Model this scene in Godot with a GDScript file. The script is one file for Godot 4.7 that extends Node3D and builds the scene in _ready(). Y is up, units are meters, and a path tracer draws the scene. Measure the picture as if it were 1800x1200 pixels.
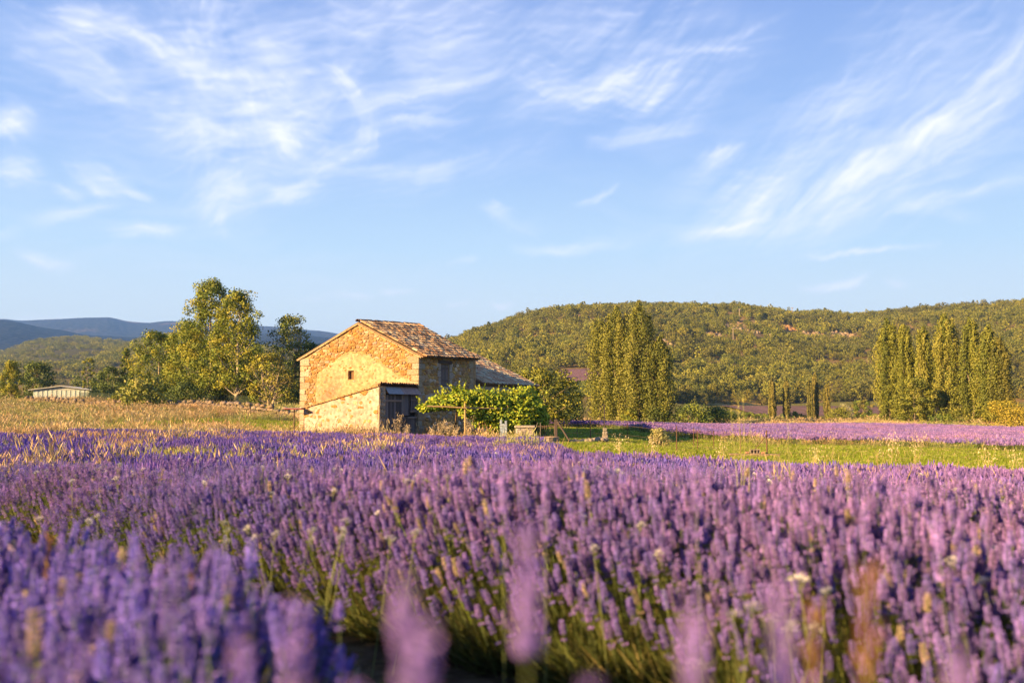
extends Node3D
# A stone farmhouse beyond a lavender field at golden hour. Units are metres, y is up, the camera looks along -z.
# d stands for the distance ahead of the camera (z = -d).

var rng := RandomNumberGenerator.new()
var used := {}
var noise_a := FastNoiseLite.new()
var noise_b := FastNoiseLite.new()
var M := {}
const EYE := 2.2

# ---------------------------------------------------------------- mesh collecting
class MB:
	var v := PackedVector3Array()
	var n := PackedVector3Array()
	var c := PackedColorArray()
	var i := PackedInt32Array()
	var col := Color(1, 1, 1)
	# corners counter-clockwise as seen from outside; stored clockwise, as Godot wants them
	func tri(a: Vector3, b: Vector3, e: Vector3) -> void:
		var nn := (b - a).cross(e - a).normalized()
		var k := v.size()
		v.push_back(a); v.push_back(b); v.push_back(e)
		n.push_back(nn); n.push_back(nn); n.push_back(nn)
		c.push_back(col); c.push_back(col); c.push_back(col)
		i.push_back(k); i.push_back(k + 2); i.push_back(k + 1)
	func quad(a: Vector3, b: Vector3, e: Vector3, f: Vector3) -> void:
		var nn := (e - a).cross(f - b).normalized()
		var k := v.size()
		v.push_back(a); v.push_back(b); v.push_back(e); v.push_back(f)
		for j in 4:
			n.push_back(nn); c.push_back(col)
		i.push_back(k); i.push_back(k + 2); i.push_back(k + 1)
		i.push_back(k); i.push_back(k + 3); i.push_back(k + 2)
	func vert(p: Vector3, nn: Vector3) -> int:
		v.push_back(p); n.push_back(nn); c.push_back(col)
		return v.size() - 1
	func face(a: int, b: int, e: int) -> void:
		i.push_back(a); i.push_back(e); i.push_back(b)
	# a box given by its middle, half axes
	func box(m: Vector3, x: Vector3, y: Vector3, z: Vector3) -> void:
		quad(m - x - y + z, m + x - y + z, m + x + y + z, m - x + y + z)
		quad(m + x - y - z, m - x - y - z, m - x + y - z, m + x + y - z)
		quad(m + x - y + z, m + x - y - z, m + x + y - z, m + x + y + z)
		quad(m - x - y - z, m - x - y + z, m - x + y + z, m - x + y - z)
		quad(m - x + y + z, m + x + y + z, m + x + y - z, m - x + y - z)
		quad(m - x - y - z, m + x - y - z, m + x - y + z, m - x - y + z)
	func abox(lo: Vector3, hi: Vector3) -> void:
		var h := (hi - lo) / 2.0
		box((lo + hi) / 2.0, Vector3(h.x, 0, 0), Vector3(0, h.y, 0), Vector3(0, 0, h.z))
	# a box with bevelled edges (24 corners)
	func bbox(lo: Vector3, hi: Vector3, b: float) -> void:
		var m := (lo + hi) / 2.0
		var h := (hi - lo) / 2.0
		var ax := [Vector3(1, 0, 0), Vector3(0, 1, 0), Vector3(0, 0, 1)]
		for a in 3:
			var u: Vector3 = ax[(a + 1) % 3]
			var w: Vector3 = ax[(a + 2) % 3]
			for s in [-1.0, 1.0]:
				var o: Vector3 = m + ax[a] * h * s
				var uu: Vector3 = u * (h * u).length() - u * b
				var ww: Vector3 = w * (h * w).length() - w * b
				if s > 0: quad(o - uu - ww, o + uu - ww, o + uu + ww, o - uu + ww)
				else: quad(o - uu + ww, o + uu + ww, o + uu - ww, o - uu - ww)
		for a in 3:   # edge strips
			var e: Vector3 = ax[a]
			var u: Vector3 = ax[(a + 1) % 3]
			var w: Vector3 = ax[(a + 2) % 3]
			var l: Vector3 = e * ((h * e).length() - b)
			for s in [-1.0, 1.0]:
				for t in [-1.0, 1.0]:
					var p: Vector3 = m + u * s * (h * u).length() + w * t * ((h * w).length() - b)
					var q: Vector3 = m + u * s * ((h * u).length() - b) + w * t * (h * w).length()
					if (q - p).cross(l).dot(u * s + w * t) > 0.0: quad(p - l, q - l, q + l, p + l)
					else: quad(p + l, q + l, q - l, p - l)
		for sx in [-1.0, 1.0]:   # corners
			for sy in [-1.0, 1.0]:
				for sz in [-1.0, 1.0]:
					var sg := Vector3(sx, sy, sz)
					var hb := h - Vector3(b, b, b)
					var p0 := m + sg * Vector3(h.x, hb.y, hb.z)
					var p1 := m + sg * Vector3(hb.x, h.y, hb.z)
					var p2 := m + sg * Vector3(hb.x, hb.y, h.z)
					if sx * sy * sz > 0: tri(p0, p1, p2)
					else: tri(p0, p2, p1)
	# a smooth tapered tube along points
	func tube(pts: Array, radii: Array, sides: int, cap := true) -> void:
		var last := -1
		var side := Vector3.ZERO
		for k in pts.size():
			var p: Vector3 = pts[k]
			var dir: Vector3 = ((pts[mini(k + 1, pts.size() - 1)] as Vector3) - (pts[maxi(k - 1, 0)] as Vector3)).normalized()
			if side == Vector3.ZERO: side = dir.cross(Vector3(0.31, 0.2, 0.93)).normalized()
			side = (side - dir * side.dot(dir)).normalized()
			var other := dir.cross(side)
			var first := v.size()
			for s in sides:
				var a := TAU * s / sides
				var nn := side * cos(a) + other * sin(a)
				vert(p + nn * float(radii[k]), nn)
			if last >= 0:
				for s in sides:
					var t := (s + 1) % sides
					face(last + s, last + t, first + t)
					face(last + s, first + t, first + s)
			last = first
		if cap:
			var e: Vector3 = pts[pts.size() - 1]
			var top := vert(e, (e - (pts[pts.size() - 2] as Vector3)).normalized())
			for s in sides: face(last + s, last + (s + 1) % sides, top)
	# one leaf: a folded rhombus, its normal leaning towards out
	func leaf(p: Vector3, dir: Vector3, w: Vector3, out: Vector3, soft: float) -> void:
		var m := p + dir * 0.45
		var nn := dir.cross(w).normalized()
		var flip := nn.dot(out) < 0.0
		if flip: nn = -nn
		var sn := nn.lerp(out, soft).normalized()
		var k := v.size()
		v.push_back(p); v.push_back(m + w); v.push_back(p + dir); v.push_back(m - w)
		for j in 4:
			n.push_back(sn); c.push_back(col)
		if flip:
			i.push_back(k); i.push_back(k + 2); i.push_back(k + 1)
			i.push_back(k); i.push_back(k + 3); i.push_back(k + 2)
		else:
			i.push_back(k); i.push_back(k + 1); i.push_back(k + 2)
			i.push_back(k); i.push_back(k + 2); i.push_back(k + 3)
	# smooth normals where corners share a vertex
	func smooth() -> void:
		for k in n.size(): n[k] = Vector3.ZERO
		for k in range(0, i.size(), 3):
			var a := i[k]; var b := i[k + 2]; var e := i[k + 1]
			var nn := (v[b] - v[a]).cross(v[e] - v[a])
			n[a] += nn; n[b] += nn; n[e] += nn
		for k in n.size(): n[k] = n[k].normalized()
	func mesh(m: Material) -> ArrayMesh:
		var a := []
		a.resize(Mesh.ARRAY_MAX)
		a[Mesh.ARRAY_VERTEX] = v
		a[Mesh.ARRAY_NORMAL] = n
		a[Mesh.ARRAY_COLOR] = c
		a[Mesh.ARRAY_INDEX] = i
		var am := ArrayMesh.new()
		if v.size() > 0:
			am.add_surface_from_arrays(Mesh.PRIMITIVE_TRIANGLES, a)
			am.surface_set_material(0, m)
		return am

# ---------------------------------------------------------------- naming and placing
func numbered(called: String) -> String:
	var k: int = used.get(called, 0)
	used[called] = k + 1
	return called if k == 0 else "%s_%03d" % [called, k]

func tag(o: Node3D, label: String, category: String, group := "", kind := "") -> Node3D:
	if label: o.set_meta("label", label)
	if category: o.set_meta("category", category)
	if group: o.set_meta("group", group)
	if kind: o.set_meta("kind", kind)
	return o

func thing(called: String, label: String, category: String, at := Vector3.ZERO, turn := 0.0, group := "") -> Node3D:
	var o := Node3D.new()
	o.name = numbered(called)
	o.position = at
	o.rotation.y = turn
	add_child(o)
	tag(o, label, category, group)
	return o

func part(called: String, b: MB, m: Material, parent: Node3D, at := Vector3.ZERO) -> MeshInstance3D:
	return part_of(called, b.mesh(m), parent, at)

func part_of(called: String, me: Mesh, parent: Node3D, at := Vector3.ZERO) -> MeshInstance3D:
	var o := MeshInstance3D.new()
	var k := 0
	o.name = called
	if parent == self: o.name = numbered(called)
	else:
		var key := "%d/%s" % [parent.get_instance_id(), called]
		k = used.get(key, 0)
		used[key] = k + 1
		if k: o.name = "%s_%03d" % [called, k]
	o.mesh = me
	o.position = at
	parent.add_child(o)
	return o

func copy(o: Node3D, at: Vector3, turn: float, label := "", group := "") -> Node3D:
	var base: String = o.get_meta("base") if o.has_meta("base") else String(o.name).rstrip("0123456789").rstrip("_")
	var r: Node3D = o.duplicate()
	r.name = numbered(base)
	add_child(r)
	r.position = at
	r.rotation.y = turn
	if label: r.set_meta("label", label)
	if group: r.set_meta("group", group)
	return r

func structure(called: String, b: MB, m: Material) -> MeshInstance3D:
	var o := part(called, b, m, self)
	o.set_meta("kind", "structure")
	return o

func scatter(called: String, me: Mesh, places: Array, tints: Array, parent: Node3D) -> MultiMeshInstance3D:
	var mm := MultiMesh.new()
	mm.transform_format = MultiMesh.TRANSFORM_3D
	mm.use_colors = true
	mm.mesh = me
	mm.instance_count = places.size()
	for k in places.size():
		mm.set_instance_transform(k, places[k])
		mm.set_instance_color(k, tints[k])
	var o := MultiMeshInstance3D.new()
	o.name = called if parent != self else numbered(called)
	o.multimesh = mm
	o.set_meta("kind", "stuff")
	parent.add_child(o, true)
	return o

func rr(a: float, b: float) -> float: return rng.randf_range(a, b)
func pick(a: Array): return a[rng.randi() % a.size()]
func rdir() -> Vector3:
	var y := rr(-1, 1)
	var a := rr(0, TAU)
	var s := sqrt(1 - y * y)
	return Vector3(s * cos(a), y, s * sin(a))
func vary(c: Color, by: float) -> Color:
	var k := 1.0 + rr(-by, by)
	return Color(c.r * k * (1 + rr(-by, by) * 0.4), c.g * k, c.b * k * (1 + rr(-by, by) * 0.4))

# ---------------------------------------------------------------- materials
func noise_tex(size: int, freq: float, dark: Color, light: Color, octaves := 4, kind := FastNoiseLite.TYPE_SIMPLEX_SMOOTH, sd := 1) -> NoiseTexture2D:
	var f := FastNoiseLite.new()
	f.noise_type = kind
	f.frequency = freq
	f.fractal_octaves = octaves
	f.seed = sd
	var t := NoiseTexture2D.new()
	t.width = size; t.height = size
	t.seamless = true
	t.noise = f
	var g := Gradient.new()
	g.set_color(0, dark); g.set_color(1, light)
	t.color_ramp = g
	return t

func bump_tex(size: int, freq: float, strength: float, octaves := 4, sd := 2) -> NoiseTexture2D:
	var f := FastNoiseLite.new()
	f.frequency = freq
	f.fractal_octaves = octaves
	f.seed = sd
	var t := NoiseTexture2D.new()
	t.width = size; t.height = size
	t.seamless = true
	t.as_normal_map = true
	t.bump_strength = strength
	t.noise = f
	return t

# vertex colours carry the base colour; a grey noise texture adds grain
func vmat(rough := 0.9, backlit := Color(0, 0, 0), tex: Texture2D = null, scale := 1.0, bump: Texture2D = null, spec := 0.3) -> StandardMaterial3D:
	var m := StandardMaterial3D.new()
	m.vertex_color_use_as_albedo = true
	m.roughness = rough
	m.metallic_specular = spec
	m.cull_mode = BaseMaterial3D.CULL_DISABLED
	if backlit.r + backlit.g + backlit.b > 0:
		m.backlight_enabled = true
		m.backlight = backlit
	if tex:
		m.albedo_texture = tex
		m.uv1_triplanar = true
		m.uv1_scale = Vector3.ONE * scale
	if bump:
		m.normal_enabled = true
		m.normal_texture = bump
		m.normal_scale = 0.8
		m.uv1_triplanar = true
		m.uv1_scale = Vector3.ONE * scale
	return m

func make_materials() -> void:
	var g1 := noise_tex(256, 0.03, Color(0.55, 0.55, 0.55), Color(1, 1, 1), 5)
	var g2 := noise_tex(512, 0.012, Color(0.74, 0.72, 0.70), Color(1, 1, 1), 6, FastNoiseLite.TYPE_SIMPLEX_SMOOTH, 7)
	var b1 := bump_tex(256, 0.04, 6.0, 5)
	M.leaf = vmat(0.65, Color(0.5, 0.55, 0.22), null, 1.0, null, 0.35)
	M.petal = vmat(0.75, Color(0.42, 0.38, 0.45), null, 1.0, null, 0.2)
	M.grass = vmat(0.75, Color(0.5, 0.5, 0.3), null, 1.0, null, 0.25)
	M.bark = vmat(0.95, Color(0, 0, 0), g1, 1.3, b1)
	M.stone = vmat(0.95, Color(0, 0, 0), g1, 1.6, b1, 0.2)
	M.mortar = vmat(1.0, Color(0, 0, 0), g2, 0.55, b1, 0.1)
	M.mortar.normal_scale = 0.25
	M.tile = vmat(0.92, Color(0, 0, 0), g1, 2.0, b1, 0.25)
	M.wood = vmat(0.88, Color(0, 0, 0), noise_tex(256, 0.05, Color(0.5, 0.5, 0.52), Color(1, 1, 1), 4), 2.5, null, 0.25)
	M.metal = vmat(0.55, Color(0, 0, 0), g1, 1.5, null, 0.5)
	M.paint = vmat(0.6, Color(0, 0, 0), g1, 0.8, null, 0.4)
	M.ground = vmat(1.0, Color(0, 0, 0), noise_tex(1024, 0.02, Color(0.6, 0.6, 0.58), Color(1, 1, 1), 6), 0.33, b1, 0.1)
	M.hill = vmat(1.0, Color(0, 0, 0), noise_tex(512, 0.03, Color(0.5, 0.5, 0.5), Color(1, 1, 1), 5), 0.02, null, 0.1)
	M.far = vmat(1.0, Color(0, 0, 0), noise_tex(512, 0.02, Color(0.45, 0.45, 0.47), Color(1, 1, 1), 6), 0.002, bump_tex(512, 0.02, 10.0, 6), 0.05)

# ---------------------------------------------------------------- sky: air and cirrus, computed by direction
# cirrus wisps, each a curve (start, pull, end) with a width and a weight, in hundredths of a degree: azimuth to the right, elevation
const SKY_W := 4096
var wisps := []

func wisp(x0: float, y0: float, cx: float, cy: float, x1: float, y1: float, w: float, k: float) -> void:
	wisps.append([sky_at(x0, y0), sky_at(cx, cy), sky_at(x1, y1), w / 30.5, k])

# a direction (degrees right, degrees up) from slopes measured on a 35 mm view that is tilted up by 3.92 degrees
func sky_at(x: float, y: float) -> Vector2:
	var xc := (x - 900.0) / 1750.0
	var yc := (600.0 - y) / 1750.0
	var t := deg_to_rad(3.92)
	var up := yc * cos(t) + sin(t)
	var fw := cos(t) - yc * sin(t)
	return Vector2(rad_to_deg(atan2(xc, fw)), rad_to_deg(atan2(up, sqrt(xc * xc + fw * fw))))

func air(az: float, el: float) -> Color:
	# linear colours from the horizon up
	var e := maxf(el, 0.0)
	var stops := [0.0, 4.0, 9.0, 15.0, 24.0, 45.0, 90.0]
	var cols := [Color(0.82, 0.84, 0.79), Color(0.75, 0.81, 0.81), Color(0.48, 0.65, 0.81), Color(0.29, 0.445, 0.75), Color(0.19, 0.305, 0.63), Color(0.13, 0.23, 0.52), Color(0.09, 0.18, 0.42)]
	var c: Color = cols[6]
	for k in 6:
		if e <= stops[k + 1]:
			var t: float = (e - stops[k]) / (stops[k + 1] - stops[k])
			c = cols[k].lerp(cols[k + 1], t)
			break
	return c

func cirrus(az: float, el: float) -> float:
	var x := az * 0.9
	var y := el * (1.0 + 20.0 / (el + 8.0))
	var wx := noise_a.get_noise_2d(x * 3.0, y * 3.0) * 7.0
	var wy := noise_a.get_noise_2d(x * 3.0 + 400, y * 3.0 - 90) * 4.0
	var m := noise_a.get_noise_2d((x + wx) * 1.6 + 31, (y + wy) * 2.6 + 70)
	var f := noise_b.get_noise_2d((x + wx) * 3.0 + y, (y + wy) * 16.0 - x * 3.0)
	return clampf(m * 1.5 + 0.12, 0.0, 1.0) * clampf(0.45 + 0.8 * f, 0.0, 1.2) * 0.42 * clampf(el / 12.0, 0.0, 1.0)

func dab(to: PackedFloat32Array, w: int, h: int, cx: float, cy: float, r: float, k: float) -> void:
	var rr_ := 1.0 / (r * r)
	for yy in range(maxi(0, int(cy - 1.9 * r)), mini(h, int(cy + 1.9 * r) + 2)):
		for xx in range(maxi(0, int(cx - 1.9 * r)), mini(w, int(cx + 1.9 * r) + 2)):
			var q := ((xx - cx) * (xx - cx) + (yy - cy) * (yy - cy)) * rr_
			if q < 3.6: to[yy * w + xx] += exp(-q) * k

func make_sky() -> ImageTexture:
	noise_a.noise_type = FastNoiseLite.TYPE_SIMPLEX_SMOOTH
	noise_a.frequency = 0.02; noise_a.fractal_octaves = 4; noise_a.seed = 5
	noise_b.noise_type = FastNoiseLite.TYPE_SIMPLEX_SMOOTH
	noise_b.frequency = 0.03; noise_b.fractal_octaves = 3; noise_b.seed = 9
	wisp(1200, 412, 1560, 335, 1810, 50, 17, 0.85); wisp(1430, 335, 1650, 270, 1810, 110, 13, 0.4); wisp(1250, 390, 1560, 340, 1810, 140, 58, 0.30)
	wisp(1225, 300, 1270, 275, 1315, 252, 13, 0.55); wisp(1210, 330, 1330, 345, 1450, 330, 36, 0.28); wisp(1560, 375, 1680, 345, 1810, 315, 12, 0.5)
	wisp(1570, 368, 1650, 380, 1720, 388, 9, 0.3); wisp(1030, 255, 1130, 245, 1270, 205, 13, 0.32); wisp(1000, 358, 1050, 345, 1085, 322, 5, 0.5)
	wisp(900, 442, 1010, 440, 1100, 415, 8, 0.5); wisp(1410, 448, 1520, 440, 1640, 428, 4, 0.5); wisp(1400, 510, 1470, 505, 1525, 485, 7, 0.55)
	wisp(1562, 492, 1576, 492, 1592, 488, 6, 0.5); wisp(1140, 95, 1230, 92, 1300, 86, 6, 0.4); wisp(900, 120, 1100, 150, 1350, 50, 60, 0.30)
	wisp(880, 40, 1060, 60, 1260, 10, 40, 0.2); wisp(1050, 150, 1160, 190, 1250, 150, 30, 0.3); wisp(1300, 400, 1420, 395, 1560, 340, 26, 0.3)
	wisp(1500, 120, 1650, 60, 1810, -20, 50, 0.2); wisp(1380, 250, 1480, 190, 1600, 130, 40, 0.15); wisp(1180, 410, 1330, 415, 1460, 380, 9, 0.4)
	wisp(85, 20, 220, 35, 335, 115, 20, 0.55); wisp(105, 33, 170, 65, 240, 25, 14, 0.4); wisp(365, -10, 360, 110, 400, 240, 52, 0.36)
	wisp(580, 100, 590, 145, 650, 185, 12, 0.6); wisp(650, 180, 660, 230, 630, 258, 17, 0.7); wisp(640, 255, 560, 270, 500, 300, 14, 0.5)
	wisp(650, 182, 760, 160, 910, 118, 11, 0.5); wisp(470, 212, 480, 245, 500, 272, 16, 0.85); wisp(455, 348, 520, 320, 585, 305, 12, 0.65)
	wisp(560, 302, 700, 300, 870, 285, 12, 0.4); wisp(345, 385, 370, 330, 490, 285, 32, 0.36); wisp(-10, 195, 20, 208, 50, 228, 24, 0.8)
	wisp(-10, 300, 40, 288, 68, 322, 18, 0.65); wisp(118, 285, 158, 318, 205, 335, 18, 0.75); wisp(85, 330, 120, 342, 150, 350, 7, 0.5)
	wisp(200, 338, 230, 345, 255, 357, 7, 0.4); wisp(30, 397, 100, 378, 205, 374, 8, 0.45); wisp(200, 412, 260, 408, 315, 403, 10, 0.6)
	wisp(-10, 422, 10, 415, 28, 410, 7, 0.5); wisp(20, 445, 70, 462, 130, 466, 8, 0.45); wisp(776, 469, 800, 463, 824, 460, 5, 0.75)
	wisp(500, 530, 600, 525, 650, 518, 5, 0.35); wisp(660, 513, 690, 511, 730, 509, 4, 0.55); wisp(780, 541, 800, 540, 832, 535, 4, 0.5)
	wisp(845, 368, 865, 385, 935, 407, 12, 0.35); wisp(250, 150, 450, 160, 640, 50, 85, 0.30); wisp(600, 70, 760, 20, 910, 5, 55, 0.26)
	wisp(250, 260, 340, 210, 470, 190, 40, 0.22); wisp(380, 330, 520, 300, 640, 255, 40, 0.25); wisp(430, 95, 520, 200, 580, 240, 30, 0.2)
	wisp(170, 140, 260, 180, 380, 200, 14, 0.25); wisp(640, 215, 740, 210, 830, 212, 6, 0.3); wisp(860, 540, 885, 545, 910, 542, 4, 0.35); wisp(0, 552, 60, 556, 130, 553, 4, 0.3)
	wisp(150, 70, 600, 100, 1020, 25, 110, 0.22); wisp(300, 240, 600, 200, 1020, 110, 60, 0.17); wisp(-30, 100, 200, 160, 420, 130, 60, 0.2); wisp(1300, 340, 1550, 230, 1820, 10, 90, 0.16)
	wisp(640, 330, 800, 290, 1000, 250, 26, 0.2); wisp(-20, 40, 120, 90, 300, 190, 30, 0.2); wisp(300, 20, 430, 200, 420, 330, 44, 0.24); wisp(880, 200, 1000, 180, 1200, 110, 26, 0.22)
	# the whole dome, coarser
	var dome := Image.create_empty(2048, 1024, false, Image.FORMAT_RGBF)
	dome.fill(Color(0.20, 0.17, 0.10))
	var raw := PackedFloat32Array()
	raw.resize(2048 * 512 * 3)
	var at := 0
	for y in 512:
		var el := 90.0 - (y + 0.5) * 180.0 / 1024.0
		var base := air(0, el)
		for x in 2048:
			var az := (x + 0.5) * 360.0 / 2048.0
			var cl := cirrus(az if az < 180.0 else az - 360.0, el)
			raw[at] = lerpf(base.r, 0.86, cl); raw[at + 1] = lerpf(base.g, 0.87, cl); raw[at + 2] = lerpf(base.b, 0.97, cl)
			at += 3
	dome.blit_rect(Image.create_from_data(2048, 512, false, Image.FORMAT_RGBF, raw.to_byte_array()), Rect2i(0, 0, 2048, 512), Vector2i.ZERO)
	dome.resize(SKY_W, SKY_W / 2, Image.INTERPOLATE_CUBIC)
	# the part ahead, 64 degrees wide and 32 high, finer
	var per := SKY_W / 360.0
	var w := int(64 * per)
	var h := int(32 * per)
	var dens := PackedFloat32Array(); dens.resize(w * h)
	var r_sky := RandomNumberGenerator.new()
	r_sky.seed = 77
	for s in wisps:
		var a: Vector2 = s[0]; var b: Vector2 = s[1]; var e: Vector2 = s[2]
		var wd: float = s[3]
		var sharp := 1.15 if wd < 0.75 else 0.9 if wd < 1.3 else 0.62
		var long := (a.distance_to(b) + b.distance_to(e)) * per
		# the soft body
		var steps := int(ceil(long / (wd * per * 0.5))) + 2
		var r := wd * per
		for k in steps + 1:
			var t := float(k) / steps
			var p := a.lerp(b, t).lerp(b.lerp(e, t), t)
			dab(dens, w, h, (p.x + 32.0) * per, (32.0 - p.y) * per, r, sharp * s[4] * 0.16 * (0.25 + 0.75 * sin(PI * clampf(t, 0.04, 0.96))))
		# its fibres, fanning out along the way
		var count := int(clampf(wd * per * 5.0, 14.0, 90.0))
		for f in count:
			var off := r_sky.randfn(0.0, 0.95)
			var fan := r_sky.randf_range(-1.3, 1.3)
			var t0 := r_sky.randf_range(-0.15, 0.5)
			var t1 := minf(1.1, t0 + r_sky.randf_range(0.3, 0.8))
			var thin := r_sky.randf_range(0.5, 1.3) * (1.0 + wd * 0.25)
			var deep: float = sharp * s[4] * r_sky.randf_range(0.03, 0.36) * clampf(0.28 + wd * 0.35, 0.36, 1.0) * exp(-off * off * 0.35)
			var n := int(long * (t1 - t0) / (thin * 0.8)) + 3
			for k in n:
				var u := float(k) / (n - 1)
				var t := lerpf(t0, t1, u)
				var p := a.lerp(b, t).lerp(b.lerp(e, t), t)
				var tan_ := (b.lerp(e, t) - a.lerp(b, t)).normalized()
				var side := Vector2(-tan_.y, tan_.x) * wd * (off + fan * (u - 0.5) + 0.12 * noise_a.get_noise_2d(f * 37.0 + off * 90.0, t * 120.0))
				p += side
				dab(dens, w, h, (p.x + 32.0) * per, (32.0 - p.y) * per, thin * (0.7 + 0.6 * u), deep * sin(PI * clampf(u, 0.02, 0.98)))
	var out := PackedFloat32Array()
	out.resize(w * h * 3)
	at = 0
	for y in h:
		var el := 32.0 - (y + 0.5) / per
		var base := air(0, el)
		for x in w:
			var az := (x + 0.5) / per - 32.0
			# where the wisps are, pulled about by the wind
			var wx := noise_a.get_noise_2d(x * 0.5, y * 0.5) * 10.0 + noise_a.get_noise_2d(x * 1.7 + 80.0, y * 1.7) * 2.5
			var wy := noise_a.get_noise_2d(x * 0.5 + 500, y * 0.5) * 6.0 + noise_a.get_noise_2d(x * 1.7 + 680.0, y * 1.7) * 1.6
			var lx := clampi(int(x + wx), 0, w - 1)
			var ly := clampi(int(y + wy), 0, h - 1)
			var d := dens[ly * w + lx]
			var tilt := lerpf(0.12, 0.5, smoothstep(0.4, 0.9, float(x) / w) * 0.9)
			var u := (x + wx) * cos(tilt) - (y + wy) * sin(tilt)
			var v := (x + wx) * sin(tilt) + (y + wy) * cos(tilt)
			var cloudy := noise_a.get_noise_2d(u * 0.7 + 40.0, v * 1.3)
			var thread := 1.0 - 2.4 * absf(noise_b.get_noise_2d(u * 0.45 + 900.0, v * 1.9 + cloudy * 12.0))
			var hair := noise_b.get_noise_2d(u * 0.8, v * 5.0 + 300.0 + cloudy * 20.0)
			var cl := (1.0 - exp(-d * 1.3)) * clampf(0.58 + cloudy * 0.75 + maxf(thread, 0.0) * 0.22 + hair * 0.25, 0.05, 1.25) * 1.08
			cl = clampf(maxf(cl, 0.0) + cirrus(az, el) * 0.5, 0.0, 0.97)
			out[at] = lerpf(base.r, 0.86, cl); out[at + 1] = lerpf(base.g, 0.87, cl); out[at + 2] = lerpf(base.b, 0.97, cl)
			at += 3
	var ahead := Image.create_from_data(w, h, false, Image.FORMAT_RGBF, out.to_byte_array())
	var top := int((90.0 - 32.0) * per)
	dome.blit_rect(ahead, Rect2i(w / 2, 0, w - w / 2, h), Vector2i(0, top))
	dome.blit_rect(ahead, Rect2i(0, 0, w / 2, h), Vector2i(SKY_W - w / 2, top))
	return ImageTexture.create_from_image(dome)

# ---------------------------------------------------------------- the lie of the land: heights measured at spots (right, ahead, up)
const SPOTS := [
	[0, 0, 1.15], [-6, 2, 1.15], [6, 2, 1.1], [0, 6, 1.15], [-5, 8, 1.12], [5, 8, 0.98], [0, 12, 1.0], [-7, 13, 1.0], [8, 15, 0.66], [3, 20, 0.72], [-4, 20, 0.95], [-12, 24, 1.0],
	[7, 30, 0.22], [0, 34, 0.5], [12, 40, 0.0], [22, 48, 0.0], [13, 58, 0.02], [25, 40, -0.1], [-5, 50, 0.76], [-9, 47, 0.84], [-1, 46, 0.62], [2, 56, 0.5], [-8, 58, 0.85], [-17, 46, 1.0], [-18, 40, 1.1], [-10, 36, 0.95],
	[-26, 60, 1.3], [-16, 60, 1.15], [-32, 75, 1.5], [-36, 110, 2.4], [-24, 110, 2.1], [-64, 150, 3.4], [-65, 130, 3.0], [-37, 100, 2.25], [2, 75, 0.75], [14, 120, 0.3], [6, 100, 0.5],
	[20, 115, 0.1], [53, 125, 0.35], [52, 100, -0.2], [80, 130, 0.3], [57, 200, 0.0], [62, 230, 0.3], [95, 350, 3.2], [130, 350, 3.0], [19, 300, 5.0], [0, 300, 6.0], [40, 240, 0.8], [60, 90, -0.2], [35, 75, -0.05],
	[-180, 400, 10.0], [0, 420, 9.0], [150, 420, 6.0], [260, 420, 6.0], [-700, 1500, 50.0], [0, 1500, 40.0], [900, 1500, 40.0], [0, -40, 1.2], [-60, 20, 1.3], [60, 20, 0.2], [-4000, 9000, 60.0], [4000, 9000, 60.0],
]

const LU := 200
const LW := 150
var lie := PackedFloat32Array()

func survey(u: float, w: float) -> float:
	var top := 0.0
	var sum := 0.0
	for s in SPOTS:
		var sd: float = maxf(s[1], -4.0) + 8.0
		var du: float = (u - s[0] / sd) * 1.6
		var dw: float = w - log(sd)
		var r := du * du + dw * dw + 0.0025
		var k := 1.0 / (r * r)
		top += k * s[2]
		sum += k
	return top / sum

func make_lie() -> void:
	lie.resize((LU + 1) * (LW + 1))
	for j in LW + 1:
		for k in LU + 1:
			lie[j * (LU + 1) + k] = survey(lerpf(-2.0, 2.0, float(k) / LU), lerpf(log(4.0), log(13000.0), float(j) / LW))

func land(x: float, d: float) -> float:
	var dd := maxf(d, -4.0) + 8.0
	var fu := clampf((x / dd + 2.0) / 4.0, 0.0, 0.9999) * LU
	var fw := clampf((log(dd) - log(4.0)) / (log(13000.0) - log(4.0)), 0.0, 0.9999) * LW
	var k := int(fu)
	var j := int(fw)
	fu -= k; fw -= j
	var q := j * (LU + 1) + k
	return lerpf(lerpf(lie[q], lie[q + 1], fu), lerpf(lie[q + LU + 1], lie[q + LU + 2], fu), fw)

func spot(x: float, d: float, up := 0.0) -> Vector3: return Vector3(x, land(x, d) + up, -d)

# how the field is planted. Returns what grows at a place: 0 bare, 1 lavender of the near field, 2 dry grass, 3 green meadow, 4 lavender of the far field
func near_edge(x: float, d: float) -> float:
	var s := x / maxf(d, 1.0)
	if s < -0.52: return 13.5
	if s < -0.23: return lerpf(13.5, 17.0, (s + 0.52) / 0.29)
	if s < -0.1: return lerpf(17.0, 21.0, (s + 0.23) / 0.13)
	if s < 0.06: return lerpf(21.0, 31.0, (s + 0.1) / 0.16)
	if s < 0.23: return lerpf(31.0, 30.0, (s - 0.06) / 0.17)
	if s < 0.52: return lerpf(30.0, 18.0, (s - 0.23) / 0.29)
	return 18.0

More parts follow.
